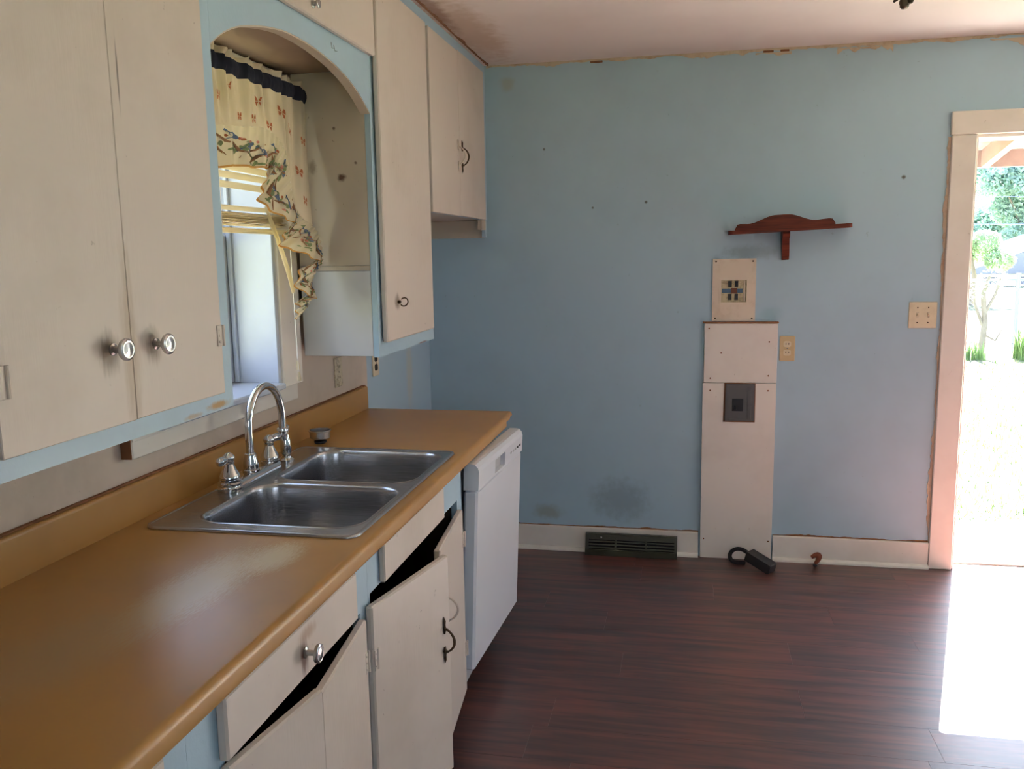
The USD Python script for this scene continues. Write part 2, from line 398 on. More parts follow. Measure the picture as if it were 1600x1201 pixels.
M['cloth_cream'] = cloth('cloth_cream', lin(222, 210, 186))
M['cloth_print'] = cloth('cloth_ruffle', lin(224, 214, 190), .4)
M['cloth_navy'] = cloth('cloth_navy', lin(46, 48, 58), 0.08)
for nm, c in (('print_rust', (184, 112, 78)), ('print_blue', (112, 128, 152)), ('print_green', (144, 160, 116)), ('print_pink', (218, 150, 136)), ('print_hem', (212, 164, 94)), ('print_brown', (162, 124, 92))):
    M[nm] = cloth(nm, lin(*c), 0.3)
M['slat'] = usdkit.material(stage, LOOKS + 'slat_vinyl', {
    'd': ('principled_bsdf', {'base_color': lin(228, 214, 180), 'roughness': 0.45}), 't': ('translucent_bsdf', {'color': lin(236, 222, 190)}), 'm': ('mix_closure', {'fac': 0.45})},
    [('d.BSDF', 'm.closure1'), ('t.BSDF', 'm.closure2')], surface='m.closure')
M['concrete'] = painted('concrete', lin(214, 206, 196), lin(180, 172, 160), 0.85, .5, 3.0, bump=.2)
M['pine'] = painted('pine_boards', lin(140, 110, 96), lin(112, 84, 70), 0.7, .6, 5.0, bump=.1, streak=(20, 2, 20))
M['shingle'] = plain('roof_shingle', lin(92, 90, 88), .9)
M['siding'] = plain('siding_white', lin(220, 222, 226), .7)
M['far_roof'] = plain('far_roof', lin(112, 118, 130), .8)
M['bark'] = painted('bark', lin(120, 112, 104), lin(80, 72, 64), .9, .7, 6.0, bump=.6)
M['galv'] = plain('galvanised', lin(118, 126, 140), .5, .3)


def leafy(name, a, b):
    return usdkit.material(stage, LOOKS + name, {
        'g': ('geometry', {}), 'r': ('rgb_ramp', {'ramp': [(0, a), (1, b)]}), 'd': ('principled_bsdf', {'roughness': 0.5}), 't': ('translucent_bsdf', {}), 'm': ('mix_closure', {'fac': 0.4})},
        [('g.random_per_island', 'r.fac'), ('r.color', 'd.base_color'), ('r.color', 't.color'), ('d.BSDF', 'm.closure1'), ('t.BSDF', 'm.closure2')], surface='m.closure')


M['leaf_dark'] = leafy('leaf_dark', lin(156, 184, 172), lin(192, 208, 184))
M['leaf_pale'] = leafy('leaf_pale', lin(150, 174, 142), lin(188, 200, 168))
M['leaf_weed'] = leafy('leaf_weed', lin(112, 138, 84), lin(150, 170, 116))
M['grass_blade'] = leafy('grass_blade', lin(92, 110, 60), lin(120, 130, 86))
M['lawn'] = painted('lawn_soil', lin(98, 102, 72), lin(114, 110, 88), .95, .8, .9, bump=.4, bscale=30)

M['trim_yellow'] = painted('fuse_cover_paint', lin(224, 208, 188), lin(186, 162, 126), 0.42, .5, 14.0, fleck=lin(140, 110, 76), fleck_amt=.3)
M['scrap'] = painted('brown_scrap_look', lin(124, 62, 40), lin(80, 44, 30), .7, .7, 60.0, bump=.4)

# ================================================================== ROOM SHELL
S = 'structure'
WT = 0.20                                            # thickness of the outer walls
W1 = dict(y0=1.84, y1=2.534, z0=1.146, z1=2.06)       # window over the sink
DX0, DX1, DZ = 2.60, 3.46, 2.022                      # back door opening


def wall_with_hole(a0, a1, z0, z1, holes, e0, e1, axis):
    poly = sbox(a0, z0, a1, z1)
    for h in holes:
        poly = poly.difference(sbox(*h))
    return prism(poly, e0, e1, axis)


part('wall_left', wall_with_hole(YF, YB + WT, -0.1, H + .1, [(W1['y0'], W1['z0'] - .02, W1['y1'] + .02, W1['z1'] + .02)], -WT, 0.0, 'x'), M['wall_left'], kind=S)
part('wall_back', wall_with_hole(0.0, XR + WT, -0.1, H + .1, [(DX0 - .02, -0.2, DX1 + .02, DZ + .02)], YB, YB + .15, 'y'), M['wall_blue'], kind=S)
part('wall_right', wall_with_hole(YF, YB, -0.1, H + .1, [(1.9, 1.0, 2.7, 2.05)], XR, XR + WT, 'x'), M['wall_blue'], kind=S)
part('wall_front', wall_with_hole(0.0, XR, -0.1, H + .1, [(1.7, 1.0, 3.5, 2.05)], YF - WT, YF, 'y'), M['wall_blue'], kind=S)
part('ceiling', bx(-WT, XR + WT, YF - WT, YB + .15, H, H + .06), M['ceiling'], kind=S)

part('roof_overhang', bx(XR - .3, XR + WT + .6, YF - .6, YB + .15, H + .101, H + .2), M['siding'], kind=S)
floor = thing('floor', kind=S)
part('subfloor', bx(-WT, XR, YF, YB + .15, -0.1, -0.0125), M['subfloor'], floor)
PW, PL = 0.192, 1.215
n_rows = int((YB - YF) / PW) + 1
for k in range(-1, n_rows):                           # row -1 lies in the doorway
    ya, yb = max(YF, YB - (k + 1) * PW), YB - k * PW - .0003
    if k < 0:
        ya, yb = YB, YB + .074
    x = -rng.uniform(0.05, PL - .05)
    while x < XR:
        a, b = max(x, .0005), min(x + PL - .0003, XR - .001)
        if k < 0:
            a, b = max(a, DX0 + .001), min(b, DX1 - .001)
        if b - a > .02:
            part('plank', bx(a, b, ya, yb, -.012, rng.uniform(-.0002, .0), .0003), M['plank'], floor)
        x += PL

# windows of the walls that the picture does not show
def glazed(name, axis, a0, a1, z0, z1, e0, e1, bars):
    w = thing(name, kind=S)
    t = .05
    B = (lambda p, q, r, s, i=0.0: bx(e0 + i, e1 - i, p, q, r, s, .004)) if axis == 'x' else (lambda p, q, r, s, i=0.0: bx(p, q, e0 + i, e1 - i, r, s, .004))
    part('window_frame', [B(a0, a0 + t, z0, z1), B(a1 - t, a1, z0, z1), B(a0 + t, a1 - t, z0, z0 + t), B(a0 + t, a1 - t, z1 - t, z1)], M['trim_paint'], w)
    n = bars
    for k in range(1, n):
        c = a0 + (a1 - a0) * k / n
        part('mullion', B(c - .02, c + .02, z0 + t, z1 - t, .03), M['trim_paint'], w)
    m = (e0 + e1) / 2
    for k in range(n):
        p, q = a0 + (a1 - a0) * k / n + .02, a0 + (a1 - a0) * (k + 1) / n - .02
        part('pane', bx(m - .002, m + .002, p, q, z0 + .03, z1 - .03) if axis == 'x' else bx(p, q, m - .002, m + .002, z0 + .03, z1 - .03), M['pane'], w)
    return w


# ---- window over the sink: frame, two sashes, stool, casing, apron
w1 = thing('window_1', kind=S)
y0, y1, z0, z1 = W1['y0'], W1['y1'], W1['z0'], W1['z1']
part('jamb', bx(-WT, .05, y1, y1 + .019, z0 - .02, z1 + .019, .002), M['window_paint'], w1)
part('jamb', bx(-WT, .05, y0 - .0, y0 + .018, z0 - .02, z1 + .019, .002), M['window_paint'], w1)
part('head_jamb', bx(-WT, .05, y0 + .018, y1, z1, z1 + .019), M['window_paint'], w1)
part('stool', bx(-WT, .075, y0 + .018, y1 - .0005, z0 - .019, z0, .004), M['window_paint'], w1)
part('casing', bx(.001, .058, y1 + .0195, y1 + .160, z0 - .019, 2.118, .003), M['trim_paint'], w1)
part('casing', bx(.001, .058, y0 - .11, y0 - .001, z0 - .019, 2.118, .003), M['trim_paint'], w1)
part('head_casing', bx(.001, .058, y0 - .11, y1 + .160, z1 + .02, 2.118, .003), M['trim_paint'], w1)
part('apron', bx(.001, .030, 1.80, y1 + .175, 1.067, z0 - .020, .003), M['trim_paint'], w1)
part('apron_end_grain', bx(.002, .0285, 1.7965, 1.7995, 1.069, z0 - .022), M['raw_wood'], w1, label='bare brown sawn end of the board under the window')
part('apron_strip', bx(.030, .034, 1.80, 1.97, z0 - .035, z0 - .021, .001), M['trim_paint'], w1)
for nm, ex, za, zb in (('lower_sash', -.118, z0 + .001, 1.615), ('upper_sash', -.158, 1.575, z1 - .001)):
    s = part(nm, [bx(ex - .017, ex + .017, y1 - .050, y1 - .002, za, zb, .003), bx(ex - .017, ex + .017, y0 + .019, y0 + .068, za, zb, .003),
                  bx(ex - .0165, ex + .0165, y0 + .068, y1 - .050, za, za + .055, .003), bx(ex - .0165, ex + .0165, y0 + .068, y1 - .050, zb - .038, zb, .003)], M['window_paint'], w1)
    part('pane', bx(ex - .002, ex + .002, y0 + .060, y1 - .042, za + .045, zb - .030), M['pane'], s)
part('stop', bx(-.098, -.084, y1 - .012, y1 - .0005, z0 + .001, z1 - .001, .002), M['window_paint'], w1)
part('stop', bx(-.098, -.084, y0 + .0185, y0 + .030, z0 + .001, z1 - .001, .002), M['window_paint'], w1)
glazed('window_2', 'x', 1.9, 2.7, 1.0, 2.05, XR + .02, XR + .12, 2)
glazed('window_3', 'y', 1.7, 3.5, 1.0, 2.05, YF - .12, YF - .02, 3)

# ---- back door: jambs, casing, threshold
d1 = thing('door_1', kind=S)
part('casing', bx(2.484, 2.588, YB - .021, YB - .0005, .0, 2.036, .003), M['trim_paint'], d1)
part('casing', bx(DX1 + .012, DX1 + .116, YB - .021, YB - .0005, .0, 2.036, .003), M['trim_paint'], d1)
part('head_casing', bx(2.478, DX1 + .122, YB - .023, YB - .0005, 2.037, 2.139, .003), M['trim_paint'], d1)
part('jamb', bx(DX0 - .019, DX0, YB - .0004, YB + .16, .0, DZ, .002), M['trim_paint'], d1)
part('jamb', bx(DX1, DX1 + .019, YB - .0004, YB + .16, .0, DZ, .002), M['trim_paint'], d1)
part('head_jamb', bx(DX0 - .019, DX1 + .019, YB - .0004, YB + .16, DZ + .0005, DZ + .019, .002), M['trim_paint'], d1)
part('door_stop', bx(DX0 + .0005, DX0 + .012, YB + .09, YB + .125, .03, DZ - .001, .002), M['trim_paint'], d1)
part('threshold', bx(DX0 + .001, DX1 - .001, YB + .075, YB + .30, -.03, .012, .006), M['concrete'], d1, label='pale worn threshold')

# ---- baseboards with a shoe strip
def baseboard(name, x0, x1):
    b = thing(name, kind=S)
    part('board', bx(x0, x1, YB - .016, YB - .0005, .0, .128, .003), M['trim_paint'], b)
    part('shoe_strip', prism([(YB - .0165, .0005), (YB - .034, .0005), (YB - .032, .010), (YB - .024, .018), (YB - .0165, .02)], x0, x1, 'x'), M['caulk'], b)
    return b


def ragged(a0, a1, base, lo, hi, step=.012, seed=0, gap=0.0):
    """outline of a torn paint edge: a straight base and a ragged side"""
    r = np.random.RandomState(seed)
    n = max(4, int((a1 - a0) / step))
    s = np.linspace(a0, a1, n)
    w = np.convolve(r.rand(n + 8), np.ones(9) / 9, 'valid')[:n]
    w = (w - w.min()) / max(w.max() - w.min(), 1e-6)
    w = lo + (hi - lo) * (0.65 * w ** 1.5 + .35 * r.rand(n) * w)
    return Polygon(list(zip(s, base + w)) + [(a1, base), (a0, base)]).buffer(0)


def polys(p):
    return [g for g in getattr(p, 'geoms', [p]) if g.area > 1e-7]


baseboard('baseboard_back', .45, 1.394)
baseboard('baseboard_back', 1.758, 2.483)
tr = thing('trim_1', kind=S)                          # torn paint lines where the walls meet ceiling, baseboard and door casing
for p in polys(ragged(D + .01, XR - .01, 0, -.004, -.030, seed=3)):
    q = np.array(p.exterior.coords); q[:, 1] += H - .0005
    part('torn_paint', prism(q, YB - .003, YB - .0004, 'y'), M['peel'], tr)
for k, (xa, xb, wd) in enumerate([(1.98, 2.22, .035), (2.62, 2.80, .05), (2.9, 3.1, .03), (1.62, 1.78, .02)]):
    for p in polys(ragged(xa, xb, 0, -.002, -wd, seed=20 + k)):
        q = np.array(p.exterior.coords); q[:, 1] += H - .018
        part('torn_paint', prism(q, YB - .0028, YB - .0005, 'y'), M['peel'], tr)
for k, (xa, xb) in enumerate([(1.655, 1.70), (1.73, 1.77), (0.85, .91)]):
    part('gap_stain', bx(xa, xb, YB - .0042, YB - .0006, H - .018, H - .008, .0015), M['raw_wood'], tr)
for xa, xb, sd in ((.45, 1.394, 5), (1.758, 2.48, 6)):
    for p in polys(ragged(xa, xb, 0, .002, .012, seed=sd)):
        q = np.array(p.exterior.coords); q[:, 1] += .1285
        part('torn_paint', prism(q, YB - .004, YB - .0004, 'y'), M['rust_line'], tr)
for p in polys(ragged(.12, 2.03, 0, -.002, -.024, seed=9)):
    q = np.array([(2.4835 + b, a) for a, b in p.exterior.coords])
    part('torn_paint', prism(q, YB - .004, YB - .0004, 'y'), M['peel'], tr)
for p in polys(ragged(1.0, YB - .01, 0, .004, .022, seed=11)):
    q = np.array([(D + .018 + b, a) for a, b in p.exterior.coords])
    part('torn_paint', prism(q, H - .004, H - .0004, 'z'), M['rust_line'], tr)

# ================================================================== CABINETS
def slab(name, F0, F1, z0, z1, t, parent, mat=None, b=.004, lean=0.0, label=None):
    """a flat door whose outer face runs from F0 to F1 (x, y); its thickness goes towards the wall"""
    F0, F1 = np.array(F0, float), np.array(F1, float)
    d = F1 - F0; L = np.linalg.norm(d); d /= L
    n = np.array([-d[1], d[0]])
    if n[0] > 0:
        n = -n
    m = bx(0, L, 0, t, z0, z1, b)
    v = m.vertices.copy()
    m.vertices = np.column_stack([F0[0] + d[0] * v[:, 0] + n[0] * v[:, 1], F0[1] + d[1] * v[:, 0] + n[1] * v[:, 1], v[:, 2]])
    m.fix_normals()
    return part(name, m, mat or M['door_paint'], parent, label=label)


def knob(base, parent, r=.017, out=.028, n=(1, 0, 0), mat=None):
    k = part('knob', lathe([(.011, 0), (.011, .002), (.006, .004), (.005, out * .55), (.009, out * .62), (r * .94, out * .72), (r, out * .82), (r * .97, out * .92), (r * .80, out * .97),
                            (r * .74, out * .955), (r * .60, out * .965), (r * .3, out * 1.01), (0, out * 1.02)], base, n), mat or M['nickel'], parent, smooth=40, label='round metal knob with a raised rim')
    return k


def bail(base, parent, n=(1, 0, 0), h=.05, mat=None, tall=.034, label='dark bronze bail handle'):
    """wrought pull: two pointed roses and a bowed bar, along z"""
    b, n = np.asarray(base, float), np.asarray(n, float) / np.linalg.norm(n)
    Z = np.array([0, 0, 1.0]); parts = []
    for s in (1, -1):
        c = b + Z * s * h
        parts += [tube([c - Z * s * .012 + n * .003, c + n * .004, c + Z * s * .012 + n * .0035, c + Z * s * .022 + n * .004, c + Z * s * .034 + n * .002], [.004, .0062, .0045, .0055, .001], 8, flat=.6),
                  tube([c + n * .0, c + n * .012], [.0045, .004], 8)]
    a = np.linspace(-1, 1, 15)
    parts.append(tube([b + Z * h * t + n * (.010 + tall * (1 - t * t) ** .8) for t in a], .0026 + .0016 * (1 - np.abs(a)), 8))
    return part('handle', parts, mat or M['bronze'], parent, smooth=40, label=label)


def hinge(x, y, z, parent, w=.016, h=.042, mat=None):
    g = [bx(x, x + .0022, y - w, y + w * .3, z - h / 2, z + h / 2, .0008), cyl((x + .003, y + w * .3, z - h / 2), (x + .003, y + w * .3, z + h / 2), .0035, 8)]
    for s in (-1, 0, 1):
        g.append(cyl((x + .002, y - w * .55, z + s * h * .3), (x + .0034, y - w * .55, z + s * h * .3), .0025, 8))
    return part('hinge', g, mat or M['door_paint'], parent, label='hinge leaf painted over with the door')


def carcass(x0, x1, ya, yb, za, zb, t=.016, top=True):
    g = [bx(x0, x1, ya, ya + t, za, zb), bx(x0, x1, yb - t, yb, za, zb), bx(x0, x1, ya + t, yb - t, za, za + t), bx(x0, x0 + .006, ya + t, yb - t, za + t, zb)]
    if top:
        g.append(bx(x0, x1, ya + t, yb - t, zb - t, zb))
    return g


FX = D - .019                                         # face frames are 19 mm thick
GX = D + .0195                                        # outer face of the upper doors
# ---- upper cabinet left of the window
uc = thing('upper_cabinet', 'tall painted wall cabinet with a pair of knobbed doors left of the sink window', 'cabinet', (0, 1.4, 1.213), group='wall cabinets')
part('body', carcass(.002, FX - .0005, .64, 1.760, 1.232, H - .001), M['niche_low'], uc)
fr = sbox(.64, 1.213, 1.762, H - .001)
for h in ((.70, 1.262, 1.02, 2.40), (1.085, 1.262, 1.690, 2.40)):
    fr = fr.difference(sbox(*h))
part('face_frame', prism(fr, FX, D, 'x'), M['frame_paint'], uc)
d_ = slab('door', (GX, .672), (GX, 1.030), 1.252, 2.41, .019, uc)
d_ = slab('door', (GX, 1.068), (GX, 1.3872), 1.252, 2.41, .019, uc, b=.0015)
knob((GX, 1.335, 1.387), d_, r=.020, out=.032); hinge(GX, 1.082, 1.366, d_, w=.02, h=.05)
d_ = slab('door', (GX, 1.3878), (GX, 1.697), 1.253, 2.41, .019, uc, b=.0015)
knob((GX, 1.460, 1.384), d_, r=.020, out=.032); hinge(GX, 1.694, 1.378, d_, w=.016, h=.045)

# ---- arched cabinet over the window
from scipy.interpolate import PchipInterpolator
ARCH = PchipInterpolator([1.70, 1.7625, 1.81, 1.853, 1.897, 1.95, 2.007, 2.074, 2.145, 2.22, 2.299, 2.384, 2.474, 2.545, 2.62, 2.671, 2.7125, 2.80],
                         [1.95, 1.994, 2.025, 2.046, 2.062, 2.076, 2.088, 2.099, 2.106, 2.107, 2.104, 2.096, 2.082, 2.066, 2.040, 2.016, 1.993, 1.94])
ac = thing('arched_cabinet', 'arched blue valance with a flat cream door above, bridging the sink window', 'cabinet', (0, 2.24, 2.0))
yA, yB_ = 1.7625, 2.7125
fr = sbox(yA, 1.985, yB_, H - .001).difference(sbox(1.80, 2.20, 2.70, 2.40))
ay = np.linspace(yA - .01, yB_ + .01, 41)
az = ARCH(ay)
fr = fr.difference(Polygon(list(zip(ay, az)) + [(yB_ + .01, 1.9), (yA - .01, 1.9)]))
part('arch_frame', prism(fr, FX - .003, D, 'x'), M['frame_paint'], ac)
ly = np.linspace(yA + .001, yB_ - .001, 41)
part('arch_lining', prism(Polygon(list(zip(ly, ARCH(ly) - .0002)) + list(zip(ly[::-1], ARCH(ly[::-1]) - .004))), FX - .012, D - .001, 'x'), M['niche'], ac, smooth=30, label='cream edge of the arch')
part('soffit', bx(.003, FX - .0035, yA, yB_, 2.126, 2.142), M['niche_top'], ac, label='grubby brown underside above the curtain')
d_ = slab('door', (GX, 1.79), (GX, 2.729), 2.168, 2.41, .019, ac)
knob((GX, 2.262, 2.203), d_, r=.012, out=.02, mat=M['nickel'])
for yy_, zz_ in ((2.43, 2.133), (2.45, 2.129)):
    part('staple', tube([(D + .001, yy_ - .012, zz_ + .01), (D + .002, yy_ - .008, zz_ - .006), (D + .001, yy_ + .012, zz_ - .002)], .0008, 5), M['nickel'], ac)

# ---- tall narrow cabinet right of the window
tc = thing('upper_cabinet', 'narrow wall cabinet with a single door and wire pull, right of the sink window', 'cabinet', (0, 3.03, 1.208), group='wall cabinets')
part('body', carcass(.060, FX - .0005, 2.7195, 3.345, 1.212, H - .001), M['niche_low'], tc)
fr = sbox(2.713, 1.208, 3.347, H - .001).difference(sbox(2.755, 1.265, 3.30, 2.40))
part('face_frame', prism(fr, FX, D, 'x'), M['frame_paint'], tc)
part('side_panel', bx(.059, FX - .001, 2.7128, 2.7190, 1.512, 2.125, .001), M['niche'], tc, label='grimy cream upper side panel facing the window')
part('side_panel', bx(.059, FX - .001, 2.7135, 2.7190, 1.212, 1.494, .001), M['niche_low'], tc, label='paler lower side panel facing the window')
part('side_strip', bx(.059, FX - .001, 2.7110, 2.7190, 1.495, 1.511, .002), M['niche'], tc)
d_ = slab('door', (GX + .004, 2.737), (GX, 3.292), 1.255, 2.41, .019, tc)
k = np.array([GX + .003, 2.855, 1.384])
part('handle', [cyl(k, k + [.010, 0, 0], .006, 12), tube(arc(k + [.022, 0, 0], .014, 40, 320, (-1, 0, 0), (0, .35, 1), 18), .0022, 8)], M['bronze'], d_, smooth=40, label='small bent wire pull')

# ---- cabinet high on the corner, over the empty bay
oc = thing('upper_cabinet', 'short high wall cabinet with two bail-handled doors in the far corner', 'cabinet', (0, 3.85, 1.70), group='wall cabinets')
part('body', carcass(.002, FX - .0005, 3.348, YB - .002, 1.7125, H - .001), M['niche'], oc)
fr = sbox(3.3475, 1.7115, YB - .001, H - .001).union(sbox(4.300, 1.626, YB - .0225, 1.72))
for h in ((3.375, 1.725, 3.735, 2.40), (3.775, 1.725, 4.20, 2.40)):
    fr = fr.difference(sbox(*h))
part('face_frame', prism(fr, FX, D, 'x'), M['frame_paint'], oc)
part('stile_end', bx(FX, D + .002, 4.215, 4.2995, 1.662, 1.711, .002), M['niche'], oc, label='cream end of a stile below the doors')
d_ = slab('door', (GX, 3.324), (GX, 3.7536), 1.709, 2.405, .019, oc, b=.002)
bail((GX, 3.728, 1.966), d_, h=.036, tall=.022, mat=M['door_paint'], label='bail handle painted cream')
d_ = slab('door', (GX, 3.755), (GX, 4.236), 1.711, 2.41, .019, oc, b=.002)
bail((GX, 3.79, 1.966), d_, h=.036, tall=.022)
part('nailer_board', bx(.004, .312, YB - .022, YB - .001, 1.624, 1.712, .002), M['niche'], oc, label='cream board on the wall under the cabinet')

# ---- base cabinets
BX = XE - .0245                                        # face of the base frames
BF = BX - .019
DXF = BX + .0195
BB = HC - .0425


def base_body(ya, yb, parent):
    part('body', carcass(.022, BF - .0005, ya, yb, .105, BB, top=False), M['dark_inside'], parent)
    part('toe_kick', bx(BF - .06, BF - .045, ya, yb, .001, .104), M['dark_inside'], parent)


bc = thing('base_cabinet', 'base cabinet with a knobbed drawer over two ajar doors, left of the sink', 'cabinet', (.3, 1.4, 0), group='base cabinets')
base_body(1.062, 1.7955, bc)
fr = sbox(1.06, .105, 1.797, BB)
for h in ((1.16, .765, 1.72, .855), (1.16, .145, 1.745, .745)):
    fr = fr.difference(sbox(*h))
part('face_frame', prism(fr, BF, BX, 'x'), M['frame_paint'], bc)
dr = slab('drawer', (DXF, 1.140), (DXF, 1.690), .757, BB - .002, .019, bc, label='cream drawer front')
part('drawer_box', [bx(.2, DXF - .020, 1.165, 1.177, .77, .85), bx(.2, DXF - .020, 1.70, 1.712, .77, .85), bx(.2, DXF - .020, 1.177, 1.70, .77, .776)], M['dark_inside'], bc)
knob((DXF, 1.425, .806), dr, r=.0185, out=.032)
d_ = slab('door', (DXF, 1.139), (.672, 1.404), .13, .748, .019, bc, label='left door, standing ajar')
d_ = slab('door', (DXF, 1.735), (.6685, 1.4075), .13, .738, .019, bc, label='right door, standing ajar')
hinge(DXF + .001, 1.726, .64, d_, w=.012, h=.05)

sc_ = thing('base_cabinet', 'sink base cabinet with a plain false front and two bail-handled doors hanging ajar', 'cabinet', (.3, 2.2, 0), group='base cabinets')
base_body(1.7985, 2.6435, sc_)
fr = sbox(1.7975, .105, 2.645, BB)
for h in ((1.90, .795, 2.42, .855), (1.81, .145, 2.59, .765)):
    fr = fr.difference(sbox(*h))
part('face_frame', prism(fr, BF, BX, 'x'), M['frame_paint'], sc_)
slab('false_front', (DXF - .003, 1.872), (DXF - .003, 2.392), .768, BB - .002, .016, sc_)
A0, A1 = np.array([DXF, 1.770]), np.array([.709, 2.136])
d_ = slab('door', A0, A1, .135, .750, .019, sc_, label='left door, ajar, in front of the right one')
nrm = np.array([A1[1] - A0[1], -(A1[0] - A0[0])]); nrm /= np.linalg.norm(nrm)
hp = A0 + (A1 - A0) * .90
bail((hp[0], hp[1], .525), d_, n=(*nrm, 0), h=.031, tall=.022)
hinge(DXF + .001, 1.783, .62, d_, w=.012, h=.05); hinge(DXF + .001, 1.783, .27, d_, w=.012, h=.05)
C0, C1 = np.array([DXF, 2.585]), np.array([.668, 2.200])
d_ = slab('door', C0, C1, .125, .738, .019, sc_, label='right door, ajar')
nr2 = np.array([-(C1[1] - C0[1]), C1[0] - C0[0]]); nr2 /= np.linalg.norm(nr2)
hp = C0 + (C1 - C0) * .86
bail((hp[0], hp[1], .545), d_, n=(*nr2, 0), h=.034, tall=.026, mat=M['door_paint'], label='bail handle painted cream')
for zz_ in (.27, .64):
    hinge(DXF + .001, 2.583, zz_, d_, w=.012, h=.05)

lc = thing('base_cabinet', 'base cabinet at the lower left corner of the picture, mostly under the counter', 'cabinet', (.3, .6, 0), group='base cabinets')
base_body(.20, 1.0585, lc)
fr = sbox(.20, .105, 1.0595, BB).difference(sbox(.26, .765, .94, .855)).difference(sbox(.26, .145, .94, .745))
part('face_frame', prism(fr, BF, BX, 'x'), M['frame_paint'], lc)
slab('drawer', (DXF, .30), (DXF, .982), .757, BB - .002, .019, lc)
slab('door', (DXF, .30), (DXF, .982), .13, .745, .019, lc)

# ---- countertop with backsplash
CY0, CY1 = -.35, 3.387
ct = thing('countertop', 'long ochre laminate countertop with matching backsplash and worn pale patches', 'countertop', (0, 1.5, HC))
hole = Polygon(rrect(.085, .588, 1.79, 2.615, .03))
top = sbox(.001, CY0, XE - .0215, CY1).difference(hole)
part('top', prism(top, HC - .038, HC, 'z'), M['counter'], ct)
prof = [(XE - .022, HC - .042), (XE - .003, HC - .042), (XE, HC - .036)] + [(XE - .014 + .014 * math.cos(a), HC - .014 + .014 * math.sin(a)) for a in np.linspace(0, math.pi / 2, 9)] + [(XE - .022, HC)]
part('front_edge', prism(prof, CY0, 3.262, 'y'), M['counter'], ct, smooth=40)
chip = [prof[i] if prof[i][1] > HC - .02 else (prof[i][0], HC - .020) for i in range(len(prof))]
part('chipped_edge', [prism(chip, 3.2625, 3.33, 'y'), prism([(x_ - .003 * (x_ > XE - .01), max(z_, HC - .016)) for x_, z_ in chip], 3.3305, CY1, 'y')], M['counter'], ct, smooth=40, label='broken front edge at the far end')
part('bare_core', bx(XE - .028, XE - .0225, 3.27, CY1 - .002, HC - .037, HC - .012), M['raw_wood'], ct, label='bare brown core where the edge broke off')
bs = [(0.0005, HC + .0002), (.018, HC + .0002), (.018, HC + .086), (.015, HC + .093), (.010, HC + .096), (.0005, HC + .096)]
part('backsplash', prism(bs, CY0, CY1, 'y'), M['counter'], ct, smooth=40)
part('caulk_line', bx(.0005, .012, CY0, CY1 - .01, HC + .0962, HC + .1005, .001), M['rust_line'], ct)

# ---- stainless double sink
sk = thing('kitchen_sink', 'double-bowl stainless steel sink dropped into the ochre countertop', 'sink', (.33, 2.2, HC))
SX0, SX1, SY0, SY1 = .063, .602, 1.765, 2.637
bowls = [(.158, .580, 1.822, 2.182), (.158, .580, 2.224, 2.600)]
RB = .075
rim = Polygon(rrect(SX0 + .004, SX1 - .004, SY0 + .004, SY1 - .004, .028))
for b in bowls:
    rim = rim.difference(Polygon(rrect(*b, RB)))
zr = HC + .0055
part('rim', prism(rim, HC + .0008, zr, 'z'), M['steel'], sk)
ring = []
for off, z_ in ((0, HC + .0008), (0, HC + .003), (.002, zr + .0012), (.005, zr + .0022), (.009, zr + .001), (.011, zr - .002)):
    p = rrect(SX0 + off, SX1 - off, SY0 + off, SY1 - off, .032 - off)
    ring.append(np.column_stack([p, np.full(len(p), z_)]))
part('raised_edge', loft(ring, False), M['steel'], sk, smooth=True)
for b in bowls:
    rg = []
    for off, dz in ((-.006, .0002), (-.003, .0016), (.0, .001), (.003, -.003), (.006, -.012), (.009, -.05), (.014, -.12), (.020, -.150), (.030, -.166), (.045, -.172), (.12, -.174)):
        r_b = max(RB - off * .5, .02)
        p = rrect(b[0] + off, b[1] - off, b[2] + off, b[3] - off, r_b, 12)
        rg.append(np.column_stack([p, np.full(len(p), zr + dz)]))
    m = loft(rg); m.faces = m.faces[:, ::-1]
    bw = part('bowl', m, M['steel'], sk, smooth=True)
    cx, cy = (b[0] + b[1]) / 2, (b[2] + b[3]) / 2
    part('drain', lathe([(.055, 0), (.055, .003), (.046, .004), (.040, .001), (.038, -.0), (.0, .0005)], (cx, cy, zr - .1735)), M['chrome'], bw, smooth=40)

# ---- faucet
fc = thing('faucet', 'chrome gooseneck kitchen faucet with two lever handles on the sink deck', 'faucet', (.11, 2.2, zr))
pl = Polygon(rrect(.083, .139, 2.062, 2.360, .027))
rp = []
for off, dz in ((-.002, .0), (-.002, .006), (.0, .018), (.004, .024), (.010, .026)):
    p = rrect(.083 + off, .139 - off, 2.062 + off, 2.360 - off, .027 - off)
    rp.append(np.column_stack([p, np.full(len(p), zr + .0006 + dz)]))
part('base_plate', loft(rp), M['chrome'], fc, smooth=35)
zb = zr + .0266
def handle(y, ang):
    c = np.array([.111, y, zb])
    h_ = part('handle', lathe([(.029, 0), (.029, .004), (.025, .006), (.025, .010), (.0275, .012), (.0265, .018), (.020, .030), (.0145, .042), (.012, .048), (.0145, .050), (.0145, .053), (.011, .055)], c), M['chrome'], fc, smooth=35)
    k = c + [0, 0, .055]
    dv = np.array([math.cos(ang), math.sin(ang), -.02]); dv /= np.linalg.norm(dv)
    part('lever', [lathe([(.012, 0), (.0155, .004), (.0165, .010), (.0150, .016), (.010, .021), (.006, .024), (0, .025)], k),
                   tube([k + [0, 0, .010] + dv * .008, k + [0, 0, .010] + dv * .020, k + [0, 0, .010] + dv * .028, k + [0, 0, .010] + dv * .050, k + [0, 0, .010] + dv * .056, k + [0, 0, .010] + dv * .060], [.0085, .008, .0115, .0125, .0105, .003], 14)], M['chrome'], h_, smooth=50)
    return h_
